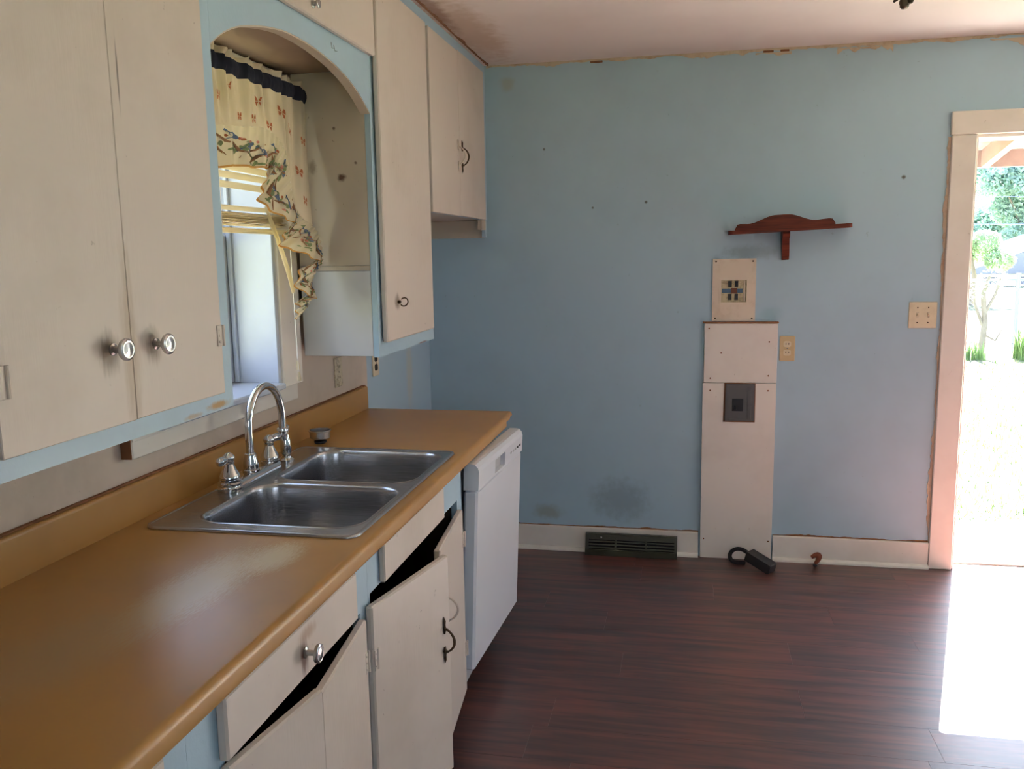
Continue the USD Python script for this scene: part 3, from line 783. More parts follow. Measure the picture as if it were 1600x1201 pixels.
part('mount', lathe([(.034, 0), (.034, .010), (.030, .014), (.033, .017), (.033, .022), (.029, .026)], (.111, 2.093, zr + .0006)), M['chrome'], fc, smooth=35)
handle(2.093, math.radians(-86))
handle(2.325, math.radians(86))
sb = np.array([.113, 2.207, zb])
TH = math.radians(89.0)
sd = np.array([math.cos(TH), math.sin(TH), 0])
part('spout_base', lathe([(.024, 0), (.024, .004), (.020, .007), (.021, .010), (.0215, .020), (.019, .034), (.0165, .044), (.0165, .050), (.014, .052)], sb), M['chrome'], fc, smooth=35)
SPR = 0.0999
ZC = 1.059
pts = [sb + [0, 0, .045]] + [np.array([sb[0], sb[1], z_]) for z_ in np.linspace(sb[2] + .08, ZC, 5)]
pts += [np.array([sb[0], sb[1], ZC]) + sd * (SPR - SPR * math.cos(a)) + np.array([0, 0, SPR * 1.12 * math.sin(a)]) for a in np.linspace(.16, math.pi * .97, 22)]
end = np.array([sb[0], sb[1], ZC]) + sd * 2 * SPR
pts += [end + [0, 0, -.012], end + [0, 0, -.035]]
part('spout', tube(pts, .0112, 18), M['chrome'], fc, smooth=50)
part('spout_tip', lathe([(.0115, 0), (.0175, -.003), (.0185, -.009), (.0130, -.012), (.0165, -.016), (.0165, -.021), (.0125, -.026), (.0125, -.040), (.010, -.0405)], end + [0, 0, -.030]), M['chrome'], fc, smooth=35)
sp = thing('side_sprayer', 'chrome side sprayer standing in its deck hole behind the faucet handles', 'sprayer', (.104, 2.446, zr))
c = np.array([.104, 2.446, zr + .0005])
part('collar', lathe([(.024, 0), (.024, .003), (.020, .006), (.0165, .009), (.0155, .013)], c), M['chrome'], sp, smooth=35)
part('spray_head', lathe([(.0125, 0), (.0125, .006), (.0135, .008), (.0165, .012), (.0175, .030), (.0160, .048), (.0130, .060), (.0120, .078), (.0150, .088), (.0150, .096), (.008, .101), (0, .102)], c + [0, 0, .013]), M['chrome'], sp, smooth=35)

# ---- strainer cup on the counter
st = thing('sink_strainer', 'metal sink basket strainer standing on the counter behind the sink corner', 'strainer', (.098, 2.716, HC))
c = np.array([.098, 2.716, HC + .0005])
part('stopper', lathe([(.017, 0), (.021, .004), (.021, .009), (.012, .012), (.010, .018)], c), M['rubber'], st, smooth=35, label='black rubber stopper')
part('cup', lathe([(.008, .016), (.030, .017), (.0345, .020), (.0355, .042), (.039, .044), (.039, .0465), (.034, .0465), (.033, .024), (.010, .021), (.006, .021)], c), M['nickel'], st, smooth=35)

# ---- dishwasher, its door leaning open by a hair
dw = thing('dishwasher', 'white built-in dishwasher with its door slightly ajar, under the far end of the counter', 'dishwasher', (.35, 2.97, 0))
DA, DB = np.array([.632, 2.678]), np.array([.662, 3.283])
TLT = .030 / .72
def lean(m):
    m = m.copy(); v = m.vertices.copy(); v[:, 0] += (v[:, 2] - .14) * TLT; m.vertices = v; return m
def dwbox(a, b, n0, n1, z0, z1, bev):
    d = DB - DA; L = np.linalg.norm(d); d /= L; n = np.array([d[1], -d[0]])
    m = bx(a, b, n0, n1, z0, z1, bev); v = m.vertices.copy()
    m.vertices = np.column_stack([DA[0] + d[0] * v[:, 0] + n[0] * v[:, 1], DA[1] + d[1] * v[:, 0] + n[1] * v[:, 1], v[:, 2]]); m.fix_normals()
    return lean(m)
DL = float(np.linalg.norm(DB - DA))
part('tub', bx(.06, .585, 2.662, 3.262, .06, .855), M['grey_plastic'], dw)
part('door_panel', dwbox(0, DL, -.048, 0, .140, .772, .008), M['white_enamel'], dw)
cp = Polygon([(-.048, .773), (.003, .773), (.004, .835), (.000, .850), (-.010, .860), (-.020, .862), (-.048, .862)]).difference(sbox(-.016, .780, .02, .829))
# control panel in pieces around the grip pocket
def cpbox(a, b, poly):
    d = DB - DA; d = d / np.linalg.norm(d); n = np.array([d[1], -d[0]])
    m = prism(poly, a, b, 'x'); v = m.vertices.copy()
    m.vertices = np.column_stack([DA[0] + d[0] * v[:, 0] + n[0] * v[:, 1], DA[1] + d[1] * v[:, 0] + n[1] * v[:, 1], v[:, 2]]); m.fix_normals()
    return lean(m)
full = Polygon([(-.048, .773), (.003, .773), (.004, .835), (.000, .850), (-.010, .860), (-.020, .862), (-.048, .862)])
pan = part('control_panel', [cpbox(0, .205, full), cpbox(.205, .340, cp), cpbox(.340, DL, full)], M['white_enamel'], dw)
part('grip_pocket', dwbox(.207, .338, -.0155, -.013, .782, .827, .0005), M['grey_plastic'], pan, label='grey grip pocket')
for k in range(5):
    part('button', dwbox(.42 + .034 * k, .436 + .034 * k, .0035, .0055, .800, .809, .0008), M['grey_plastic' if k < 3 else 'black'], pan)
part('kick_plate', bx(.53, .545, 2.665, 3.262, .002, .12), M['black'], dw)
for yy_ in (2.69, 3.235):
    part('foot', cyl((.40, yy_, .0005), (.40, yy_, .061), .014, 10), M['black'], dw)

# ================================================================== BLIND AND CURTAIN AT THE SINK WINDOW
BXc = .082                                            # centre plane of the blind
bl = thing('window_blind', 'cream slatted blind hanging half raised and broken in the sink window', 'blind', (BXc, 2.2, 2.06))
BY0, BY1 = 1.775, 2.560


def slat_mesh(z, tilt, a=BY0, b=BY1, sag=0.0, w=.0125, th=.0009, rollz=0.0):
    n = 9
    s = np.linspace(-1, 1, 5)
    yy_ = np.linspace(a, b, n)
    top = np.array([[[BXc + w * q * math.cos(tilt), y_, z + w * q * math.sin(tilt) + .0018 * (1 - q * q) + rollz * (y_ - a) - sag * (1 - ((y_ - a) / (b - a) * 2 - 1) ** 2)] for q in s] for y_ in yy_])
    g = grid(top); h = grid(top - [0, 0, th]); h.faces = h.faces[:, ::-1]
    return trimesh.util.concatenate([g, h])


part('headrail', bx(BXc - .014, BXc + .014, BY0, BY1, 2.030, 2.058, .003), M['slat'], bl)
zs = [1.985, 1.945, 1.905, 1.865, 1.828, 1.797, 1.770, 1.745]
for k, z_ in enumerate(zs):
    part('slat', slat_mesh(z_, .62, rollz=-.004 * (k % 3)), M['slat'], bl)
part('slat', slat_mesh(1.683, .45, sag=.002), M['slat'], bl)
for k in range(9):
    part('slat', slat_mesh(1.667 - k * .0040, rng.uniform(-.04, .12), a=BY0 + rng.uniform(-.004, .004), b=BY1 + rng.uniform(-.005, .005), sag=rng.uniform(0, .0010)), M['slat'], bl)
part('bottom_rail', bx(BXc - .0125, BXc + .0125, BY0, BY1, 1.612, 1.626, .003), M['slat'], bl)
for yy_ in (1.90, 2.17, 2.455):
    part('ladder_cord', [tube([(BXc + s * .0125, yy_, 2.03), (BXc + s * .0128, yy_, 1.625)], .0007, 5) for s in (-1, 1)], M['caulk'], bl)
cd = np.array([[.0985, 2.552, 2.03], [.100, 2.552, 1.8], [.103, 2.556, 1.62], [.101, 2.563, 1.45], [.100, 2.568, 1.22]])
part('pull_cord', tube(cd, .0011, 6), M['caulk'], bl)
part('tassel', lathe([(.002, .028), (.004, .024), (.0065, .004), (.006, 0), (0, 0)], (.100, 2.569, 1.184)), M['slat'], bl, smooth=40)
part('tassel', lathe([(.002, .028), (.004, .024), (.0065, .004), (.006, 0), (0, 0)], (.107, 2.560, 1.150)), M['slat'], bl, smooth=40)
part('pull_cord', tube([[.1005, 2.556, 1.62], [.104, 2.558, 1.4], [.107, 2.560, 1.18]], .0009, 6), M['caulk'], bl)
pa, pb = at(414, 322, 'x', .108), at(454, 456, 'x', .118)
ax_ = (pb - pa); Lb = np.linalg.norm(ax_); ax_ /= Lb
wv = np.cross(ax_, [1, 0, 0]); wv /= np.linalg.norm(wv)
tt, qq = np.linspace(0, 1, 10), np.linspace(-1, 1, 5)
bs_ = np.array([[pa + ax_ * Lb * t + wv * .0125 * q * min(1, .35 + 3 * t) + np.array([.002 * (1 - q * q) + .012 * math.sin(t * 2.2), 0, 0]) for q in qq] for t in tt])
g1, g2 = grid(bs_), grid(bs_ + [.0009, 0, 0]); g1.faces = g1.faces[:, ::-1]
part('broken_slat', [g1, g2], M['slat'], bl, label='loose slat hanging down at a slant')

# ---- curtain: gathered header on a rod, flat panel with a slanting hem, floral ruffle cascading down the right side
cu = thing('curtain', 'cream floral window curtain with navy rod pocket and ruffled cascade on the right', 'curtain', (.10, 2.3, 2.07))
CYa, CYb = 1.775, 2.692


def folds(y_, amp=1.0, seed=0.0):
    return amp * (.0065 * np.sin(y_ * 96 + 1.1 * np.sin(y_ * 23 + seed)) + .004 * np.sin(y_ * 151 + seed) + .004 * np.sin(y_ * 41 + seed * 2))


part('rod', cyl((.106, 1.768, 2.050), (.106, 2.700, 2.050), .006, 12), M['nickel'], cu, smooth=40)
yv = np.linspace(CYa, CYb, 150)


def sheet(zf0, zf1, xf, nz=10, ys=yv):
    P = np.zeros((len(ys), nz, 3))
    for j in range(nz):
        t = j / (nz - 1)
        P[:, j, 1] = ys
        P[:, j, 2] = zf0(ys) * (1 - t) + zf1(ys) * t
        P[:, j, 0] = xf(ys, t)
    return P


def two_sided(P, th=.0012):
    a, b = grid(P), grid(P - [th, 0, 0]); b.faces = b.faces[:, ::-1]
    return trimesh.util.concatenate([a, b])


C_ = lambda v: (lambda y_: np.full_like(y_, v))
part('header', two_sided(sheet(lambda y_: 2.088 + .004 * np.sin(y_ * 74) + .002 * np.sin(y_ * 131), C_(2.0715), lambda y_, t: .118 + folds(y_, 1.5) * (1 - .5 * t))), M['cloth_cream'], cu, smooth=True, label='cream gathered heading above the rod')
part('rod_pocket', two_sided(sheet(C_(2.0715), lambda y_: 2.029 + .002 * np.sin(y_ * 88), lambda y_, t: .119 + folds(y_, .75, .4) + .0035 * np.sin(y_ * 310 + 2 * np.sin(y_ * 47)) * np.sin(np.pi * t) + .006 * np.sin(np.pi * t))), M['cloth_navy'], cu, smooth=True, label='dark navy rod pocket')


def on_cloth(u, v, d):                                # a traced place, kept clear of the cabinet's side
    p = at(u, v, 'x', d)
    return p if p[1] < 2.696 else at(u, v, 'y', 2.696)


seam = [(250, 186, .124), (300, 191, .124), (336, 194, .124), (375, 197, .126), (410, 199, .126), (432, 213, .128), (446, 238, .132), (452, 268, .138), (457, 300, .142), (463, 326, .146), (474, 342, .15), (488, 351, .15),
        (498, 368, .15), (503, 392, .15), (504, 408, .15), (492, 428, .15), (486, 444, .148), (489, 456, .146), (484, 472, .14), (474, 487, .136)]
hem = [(250, 244, .130), (300, 254, .136), (338, 262, .130), (372, 259, .140), (402, 263, .132), (426, 264, .142), (409, 288, .156), (407, 312, .160), (432, 336, .160), (463, 350, .158), (443, 364, .166), (441, 384, .168),
       (470, 396, .168), (501, 409, .16), (468, 420, .166), (465, 448, .164), (491, 466, .156), (464, 472, .158), (463, 484, .154), (468, 499, .148)]
SA, HA = np.array([on_cloth(*q) for q in seam]), np.array([on_cloth(*q) for q in hem])
tk = np.linspace(0, 1, len(SA))
fS, fH = PchipInterpolator(tk, SA), PchipInterpolator(tk, HA)
cs_ = np.concatenate([[0], np.cumsum(np.linalg.norm(np.diff(fS(np.linspace(0, tk[11], 200)), axis=0), axis=1))])
sv = np.linspace(0, 1, 150)
us = np.linspace(0, tk[5], 200)                       # the panel's lower edge is the ruffle's seam: level at first, then running down
yc = fS(tk[5])[1]
u2 = np.linspace(tk[5], tk[11], 200)
c2 = np.concatenate([[0], np.cumsum(np.linalg.norm(np.diff(fS(u2), axis=0), axis=1))])
uu_ = np.where(yv < yc, np.interp(yv, fS(us)[:, 1], us), np.interp((yv - yc) / (CYb - yc), c2 / c2[-1], u2))
low = fS(uu_)
low[:, 1] = np.where(yv < yc, np.minimum(low[:, 1], yv), low[:, 1])
P = np.zeros((150, 26, 3))
for j in range(26):
    t = j / 25
    up = np.column_stack([.118 + folds(yv, .75, .2), yv, np.full(150, 2.030)])
    P[:, j] = up * (1 - t) + low * t
    P[:, j, 0] += folds(yv, .8, .2) * np.sin(np.pi * t) * .6
PANEL = P
part('panel', two_sided(P), M['cloth_cream'], cu, smooth=True, label='flat cream panel scattered with small butterflies')


def butterfly(Pg, i, j, size, mat):
    """printed butterfly lying on the cloth at grid place i, j"""
    c = Pg[i, j]
    ey = Pg[min(i + 2, len(Pg) - 1), j] - Pg[i - 2, j]; ey /= np.linalg.norm(ey)
    ez = np.array([0, 0, 1.0])
    n = np.cross(ey, ez); n *= np.sign(n[0]); n /= np.linalg.norm(n)
    V, F = [], []
    for s in (-1, 1):
        for a, b in (((.02, .05), (1.0, .9)), ((.02, -.05), (.8, -.8))):
            o = np.array([a, (b[0] * .55, b[1]), b, (b[0] * 1.05, b[1] * .12)])
            k = len(V)
            for q in o:
                V.append(c + size * (s * q[0] * ey + q[1] * ez) + n * .0022)
            F += [[k, k + 1, k + 2], [k, k + 2, k + 3]]
    return trimesh.Trimesh(np.array(V), F, process=False)


fl = [butterfly(PANEL, i, j, sz * 1.3, None) for i, j, sz in ((70, 6, .010), (96, 10, .012), (116, 9, .012), (128, 10, .012), (138, 16, .011), (140, 9, .010), (143, 21, .011), (88, 21, .011), (76, 20, .009), (58, 12, .011), (44, 18, .011), (30, 8, .011), (18, 16, .011), (104, 22, .010))]
part('butterfly_print', fl, M['print_rust'], cu, label='small printed rust butterflies', kind='stuff')

# ruffle: ruled between its gathered seam and its free hem
def ruffle(s, t):
    s, t = np.asarray(s, float), np.asarray(t, float)
    p = fS(s) * (1 - t)[..., None] + fH(s) * t[..., None]
    w = .007 * np.sin(s * 150) * t + .005 * np.sin(s * 61 + 1) * t + .003 * np.sin(s * 330) * (1 - t)
    p = p + w[..., None] * np.array([1.0, .15, .1])
    return p


ss, ts = np.meshgrid(np.linspace(0, 1, 320), np.linspace(0, .955, 14), indexing='ij')
part('ruffle', two_sided(ruffle(ss, ts)), M['cloth_print'], cu, smooth=True, label='floral ruffle with leaves, birds and branches')
ss, ts = np.meshgrid(np.linspace(0, 1, 320), np.linspace(.95, 1.0, 3), indexing='ij')
part('hem_band', two_sided(ruffle(ss, ts) + [.0006, 0, 0]), M['print_hem'], cu, smooth=True, label='ochre hem binding of the ruffle')
prints = {k: [] for k in ('print_blue', 'print_green', 'print_pink', 'print_rust', 'print_brown')}


def motif(key, s, t, poly):
    """polygon in (s, t) steps laid on the ruffle, on both of its faces"""
    poly = np.asarray(poly, float)
    k = len(poly)
    a = ruffle(s + poly[:, 0], np.clip(t + poly[:, 1], 0, .95))
    c = ruffle(np.array([s + poly[:, 0].mean()]), np.clip(np.array([t + poly[:, 1].mean()]), 0, .95))
    for off in (np.array([.0016, -.0004, 0]), np.array([-.0030, 0, 0])):
        prints[key].append(trimesh.Trimesh(np.vstack([a, c]) + off, [[i, (i + 1) % k, k] for i in range(k)], process=False))


def oval(w, h, ang, n=8):
    a = np.linspace(0, 2 * np.pi, n, endpoint=False)
    x_, y_ = np.cos(a), np.sin(a) * h
    return np.column_stack([w * (x_ * math.cos(ang) - y_ * math.sin(ang)), 9.0 * w * (x_ * math.sin(ang) + y_ * math.cos(ang))])


r2 = np.random.RandomState(12)
for k in range(32):
    s, t = .03 + .94 * (k + r2.rand()) / 32, r2.uniform(.25, .75)
    sc = .0145
    kind = k % 3
    br = np.array([[-2.2 * sc, -.18], [-1 * sc, -.02], [.3 * sc, .03], [1.8 * sc, .2], [1.8 * sc, .23], [.3 * sc, .07], [-1 * sc, .03], [-2.2 * sc, -.15]]) * [1, r2.choice([-1, 1])]
    motif('print_brown', s, t, br)
    for q in range(4):
        motif('print_green', s + r2.uniform(-1.9, 1.9) * sc, np.clip(t + r2.uniform(-.26, .26), .08, .9), oval(sc * r2.uniform(.45, .8), .42, r2.uniform(0, 3.1)))
    for q in range(2):
        motif('print_pink' if q else 'print_rust', s + r2.uniform(-2, 2) * sc, np.clip(t + r2.uniform(-.3, .3), .08, .9), oval(sc * .36, .8, 0, 6))
    if kind < 2:
        an = r2.uniform(-.7, .7)
        s2, t2 = s + .5 * sc, np.clip(t - .12, .15, .85)
        motif('print_blue', s2, t2, oval(sc * 1.0, .45, an))
        ca, sa = math.cos(an), math.sin(an)
        for tri in ([(-.6, 0), (-2.0, .25), (-1.9, -.3)], [(0, .2), (-.9, 1.3), (.45, .3)]):
            motif('print_blue', s2, t2, [(sc * (x_ * ca - y_ * sa), 9 * sc * (x_ * sa + y_ * ca)) for x_, y_ in tri])
for key, ms in prints.items():
    part('floral_print', ms, M[key], cu, kind='stuff', label={'print_blue': 'printed slate blue birds', 'print_green': 'printed green leaves', 'print_pink': 'printed coral blossoms', 'print_rust': 'printed rust buds', 'print_brown': 'printed brown twigs'}[key])

# ================================================================== ON THE WALLS
def wall_plate_left(name, label, y_, z_, mat, kindo):
    t = thing(name, label, 'outlet', (0, y_, z_), group='duplex outlets')
    part('plate', bx(.0004, .0058, y_ - .036, y_ + .036, z_ - .058, z_ + .058, .003), mat, t)
    for s in (-1, 1):
        oval_ = Polygon(rrect(-.0165, .0165, -.014, .014, .009)).buffer(0)
        q = np.array(oval_.exterior.coords) + [y_, z_ + s * .0195]
        f = part('receptacle', prism(q, .0058, .0075, 'x'), kindo, t)
        if kindo is not M['slot']:
            for dy in (-.006, .006):
                part('slot', bx(.0075, .0079, y_ + dy - .0012, y_ + dy + .0012, z_ + s * .0195 - .004, z_ + s * .0195 + .005), M['slot'], f)
    part('screw', cyl((.0058, y_, z_), (.0072, y_, z_), .003, 8), M['nickel'], t)
    return t


wall_plate_left('wall_outlet', 'grimy cream duplex outlet on the cream wall, half under the narrow cabinet', 3.122, 1.100, M['dirty_plate'], M['dirty_plate'])
wall_plate_left('wall_outlet', 'ivory outlet with two black receptacles on the blue corner wall', 3.530, 1.085, M['ivory'], M['slot'])


def wall_plate_back(name, label, cat, x0, x1, za, zb, mat):
    t = thing(name, label, cat, ((x0 + x1) / 2, YB, (za + zb) / 2), group='duplex outlets' if cat == 'outlet' else None)
    part('plate', bx(x0, x1, YB - .0062, YB - .0005, za, zb, .003), mat, t)
    return t


t = wall_plate_back('wall_outlet', 'almond duplex outlet beside the white cover panel on the back wall', 'outlet', 1.765, 1.836, 1.006, 1.128, M['almond'])
for s in (-1, 1):
    zc = 1.068 + s * .0205
    q = np.array(rrect(-.0175, .0175, -.0145, .0145, .010)) + [1.8005, zc]
    f = part('receptacle', prism(q, YB - .0082, YB - .0063, 'y'), M['ivory'], t)
    for dx in (-.0065, .0065):
        part('slot', bx(1.8005 + dx - .0014, 1.8005 + dx + .0014, YB - .0087, YB - .0083, zc - .003, zc + .006), M['slot'], f)
part('screw', cyl((1.8005, YB - .0062, 1.068), (1.8005, YB - .0078, 1.068), .003, 8), M['nickel'], t)
t = wall_plate_back('light_switch', 'ivory double light switch plate beside the back door casing', 'light switch', 2.341, 2.464, 1.166, 1.289, M['ivory'])
for xc in (2.379, 2.426):
    s = part('toggle_slot', bx(xc - .0055, xc + .0055, YB - .0070, YB - .0063, 1.216, 1.240, .0004), M['dirty_plate'], t)
    part('toggle', hull([(xc + a, YB - .0070, 1.2275 + b) for a in (-.0042, .0042) for b in (-.007, .007)] + [(xc + a, YB - .019, 1.2335 + b) for a in (-.0032, .0032) for b in (-.0035, .0035)]), M['ivory'], t)
    for zc in (1.192, 1.262):
        part('screw', cyl((xc, YB - .0062, zc), (xc, YB - .0078, zc), .0032, 8), M['bronze'], t)

# ---- old fuse panel
fp = thing('fuse_panel', 'cream painted metal fuse panel with four black fuses, set in the wall under the shelf', 'fuse panel', (1.544, YB, 1.35))
x0, x1, za, zb_ = 1.443, 1.646, 1.2015, 1.501
ix0, ix1, iz0, iz1 = 1.480, 1.612, 1.288, 1.402
part('cover', prism(sbox(x0, za, x1, zb_).difference(sbox(ix0, iz0, ix1, iz1)), YB - .008, YB - .0005, 'y'), M['trim_yellow'], fp)
inner = sbox(ix0 - .004, iz0 - .004, ix1 + .004, iz1 + .004).difference(sbox(ix0 + .004, iz0 + .004, ix1 - .008, iz1 - .004))
part('opening_rim', prism(inner, YB - .012, YB - .0081, 'y'), M['trim_yellow'], fp)
part('backing', bx(ix0, ix1, YB - .0035, YB - .0008, iz0, iz1), M['fuse_cream'], fp)
part('label_strip', bx(1.488, 1.586, YB - .0052, YB - .0036, 1.336, 1.358, .0005), M['fuse_blue'], fp, label='faded blue label strip')
part('label_patch', bx(1.530, 1.560, YB - .0058, YB - .0053, 1.334, 1.360), M['fuse_rust'], fp, label='rusty middle of the label strip')
for xc in (1.526, 1.556):
    for zc in (1.380, 1.318):
        part('fuse', hull([(xc + a, YB - .0037, zc + b) for a in (-.0085, .0085) for b in (-.015, .015)] + [(xc + a, YB - .0105, zc + b) for a in (-.006, .006) for b in (-.012, .012)]), M['black'], fp, label='black fuse block')
part('trim_strip', bx(1.590, 1.597, YB - .007, YB - .0036, 1.296, 1.396, .001), M['trim_yellow'], fp)
for xc in (1.458, 1.631):
    for zc in (1.4885, 1.214):
        part('screw', lathe([(.0042, 0), (.0038, .0016), (.001, .002)], (xc, YB - .008, zc), (0, -1, 0), 10), M['bronze'], fp, smooth=40)

# ---- white cover boards over the wiring chase, with the small breaker box
cb = thing('cover_panel', 'tall white painted cover panel of two boards from the fuse panel down to the floor', 'panel', (1.575, YB, 0))
part('upper_board', bx(1.408, 1.754, YB - .017, YB - .0006, .898, 1.189, .002), M['trim_paint'], cb)
part('lower_board', hull([(xq, yq, zq) for yq in (YB - .022, YB - .0006) for xq, zq in ((1.404, .8965), (1.753, .8965), (1.404, .001), (1.7505, .001))]), M['trim_paint'], cb)
part('top_strip', bx(1.400, 1.758, YB - .020, YB - .0008, 1.1895, 1.1975, .002), M['rust_line'], cb, label='brown torn strip along the top of the boards')
for xc, zc, yq in ((1.43, 1.165, .017), (1.715, 1.10, .017), (1.715, .935, .017), (1.44, .92, .017), (1.44, .86, .022), (1.715, .862, .022), (1.42, .10, .022), (1.735, .10, .022), (1.49, 1.045, .017)):
    part('nail_head', lathe([(.0042, 0), (.0036, .0010), (.001, .0012)], (xc, YB - yq, zc), (0, -1, 0), 8), M['rust_line'], cb, smooth=40)
bb = thing('breaker_box', 'small dark grey breaker box with a black switch, set in the white cover panel', 'breaker box', (1.58, YB - .022, .8))
def skew(m, k=.018):
    v = m.vertices.copy(); v[:, 0] += (v[:, 2] - .80) * k * np.clip((1.585 - v[:, 0]) / .08, 0, 1); m.vertices = v; return m
part('backplate', skew(bx(1.506, 1.656, YB - .0245, YB - .0224, .704, .899, .0008)), M['raw_wood'], bb, label='rusty edge of the cut-out')
part('cover', skew(bx(1.513, 1.652, YB - .031, YB - .0246, .711, .894, .002)), M['grey_metal'], bb)
part('raised_rib', bx(1.618, 1.636, YB - .0335, YB - .0311, .722, .882, .001), M['grey_metal'], bb)
part('raised_rib', bx(1.535, 1.617, YB - .0325, YB - .0311, .716, .722, .0005), M['grey_metal'], bb)
part('switch_well', bx(1.546, 1.599, YB - .0325, YB - .0311, .760, .822, .0006), M['black'], bb)
part('toggle', bx(1.553, 1.568, YB - .042, YB - .0326, .768, .786, .002), M['black'], bb)

# ---- small display shelf, hanging a little crooked
sh = thing('wall_shelf', 'small reddish brown wooden wall shelf with a curved back rail, hung slightly crooked', 'shelf', (1.79, YB, 1.63))
sl, sr = at(1139, 363.5, 'y', YB - .112), at(1333, 351.5, 'y', YB - .112)
LSH = np.linalg.norm(sr - sl); ROLL = math.atan2(sr[2] - sl[2], sr[0] - sl[0])
def place(m):
    m = m.copy(); m.apply_transform(trimesh.transformations.rotation_matrix(-ROLL, [0, 1, 0])); m.apply_translation(np.array([sl[0], YB, sl[2]])); return m
brd = Polygon([(0.0, -.001), (LSH, -.001)] + [(LSH - .02 + .02 * math.cos(a), -.092 - .02 * math.sin(a)) for a in np.linspace(0, math.pi / 2, 7)] + [(.02 - .02 * math.sin(a), -.092 - .02 * math.cos(a)) for a in np.linspace(0, math.pi / 2, 7)])
part('board', place(prism(brd, -.009, .009, 'z')), M['shelf_wood'], sh)
xb = np.linspace(0, 1, 41)
uu = np.clip((np.abs(xb - .47) - .06) / .28, 0, 1)
hb = .026 + .034 * (1 - uu * uu * (3 - 2 * uu)) + .003 * np.clip((np.abs(xb - .47) - .34) / .1, 0, 1)
hb *= np.clip(np.minimum(xb, 1 - xb) / .03, 0.05, 1) ** .45
pk = Polygon([(.032, .0095)] + list(zip(.032 + xb * (LSH - .10), .0095 + hb)) + [(LSH - .068, .0095)]).buffer(0)
part('back_rail', place(prism(pk, -.060, -.043, 'y')), M['shelf_wood'], sh)
xm = LSH * .475
brk = Polygon([(-.001, -.0095), (-.088, -.0095), (-.090, -.020), (-.080, -.032), (-.060, -.045), (-.052, -.07), (-.046, -.095), (-.036, -.120), (-.026, -.136), (-.012, -.142), (-.001, -.140)])
part('bracket', place(prism(brk, xm - .016, xm + .016, 'x')), M['shelf_wood'], sh)

# ---- floor register
rg = thing('floor_register', 'dark olive metal baseboard register with chipped paint, on the floor at the back wall', 'register', (1.06, YB - .05, 0))
rx0, rx1 = .826, 1.288
front = Polygon([(YB - .0345, .001), (YB - .078, .001), (YB - .080, .030), (YB - .052, .108), (YB - .0345, .110)])
part('back_shell', prism(Polygon([(YB - .0345, .001), (YB - .040, .001), (YB - .040, .109), (YB - .0345, .110)]), rx0, rx1, 'x'), M['black'], rg)
part('end_cap', prism(front, rx0 - .002, rx0 + .012, 'x'), M['register'], rg); part('end_cap', prism(front, rx1 - .012, rx1 + .002, 'x'), M['register'], rg)
def facepoly(t0, t1, th=.004):
    a, b = np.array([YB - .080, .030]), np.array([YB - .052, .108])
    d = b - a; n = np.array([-d[1], d[0]]) / np.linalg.norm(d); n = -n if n[0] > 0 else n
    return Polygon([a + d * t0, a + d * t1, a + d * t1 - n * th, a + d * t0 - n * th])
part('lower_lip', prism(Polygon([(YB - .076, .001), (YB - .080, .001), (YB - .083, .034), (YB - .078, .036)]), rx0 + .012, rx1 - .012, 'x'), M['register'], rg)
part('top_lip', prism(facepoly(.66, 1.0), rx0 + .012, rx1 - .012, 'x'), M['register'], rg)
part('top_cover', prism(Polygon([(YB - .0405, .105), (YB - .053, .104), (YB - .053, .109), (YB - .0405, .1105)]), rx0 + .012, rx1 - .012, 'x'), M['register'], rg)
for k in range(1, 3):
    xc = rx0 + (rx1 - rx0) * k / 3
    part('divider', prism(facepoly(.05, .66, .006), xc - .005, xc + .005, 'x'), M['register'], rg)
for k in range(3):
    part('louver', prism(facepoly(.13 + .19 * k, .22 + .19 * k, .003), rx0 + .012, rx1 - .012, 'x'), M['register'], rg)
part('screw', lathe([(.006, 0), (.005, .002), (.001, .003)], (.905, YB - .0605, .092), (0, -.94, .34), 10), M['nickel'], rg, smooth=40)

# ---- cut-off appliance cord on the floor
pc = thing('appliance_plug', 'black appliance plug block with a curled stub of thick cord, lying on the floor', 'plug', (1.66, 4.22, 0))
m = hull([(a, b, c_) for a in (0, .135) for b in (-.030, .030) for c_ in (.0, .048)] + [(-.006, b, c_) for b in (-.02, .02) for c_ in (.008, .04)] + [(.139, b, c_) for b in (-.026, .026) for c_ in (.005, .043)])
m = m.subdivide()
R_ = trimesh.transformations.rotation_matrix(math.radians(-38), [0, 0, 1])
R2 = trimesh.transformations.rotation_matrix(math.radians(16), [0, 1, 0])
m.apply_transform(R2); m.apply_transform(R_)
m.apply_translation([1.632, 4.232, 0]); m.apply_translation([0, 0, .0008 - m.vertices[:, 2].min()])
part('plug_body', m, M['rubber'], pc)
zt = m.vertices[:, 2].max()
ridge = bx(.01, .125, -.012, .012, .048, .052, .002); ridge.apply_transform(R2); ridge.apply_transform(R_); ridge.apply_translation([1.632, 4.232, 0]); ridge.apply_translation([0, 0, zt - .050 - (.048 * math.cos(math.radians(16)) - .05)])
pth = np.array([[1.640, 4.226, .060], [1.618, 4.243, .074], [1.590, 4.256, .078], [1.562, 4.262, .066], [1.549, 4.262, .045], [1.552, 4.258, .024], [1.566, 4.252, .0125], [1.592, 4.246, .0105], [1.622, 4.240, .0110]])
from scipy.interpolate import splprep, splev
tck, _ = splprep(pth.T, s=0); sm = np.array(splev(np.linspace(0, 1, 40), tck)).T
part('cord_stub', tube(sm, .0100, 12), M['rubber'], pc, smooth=50)

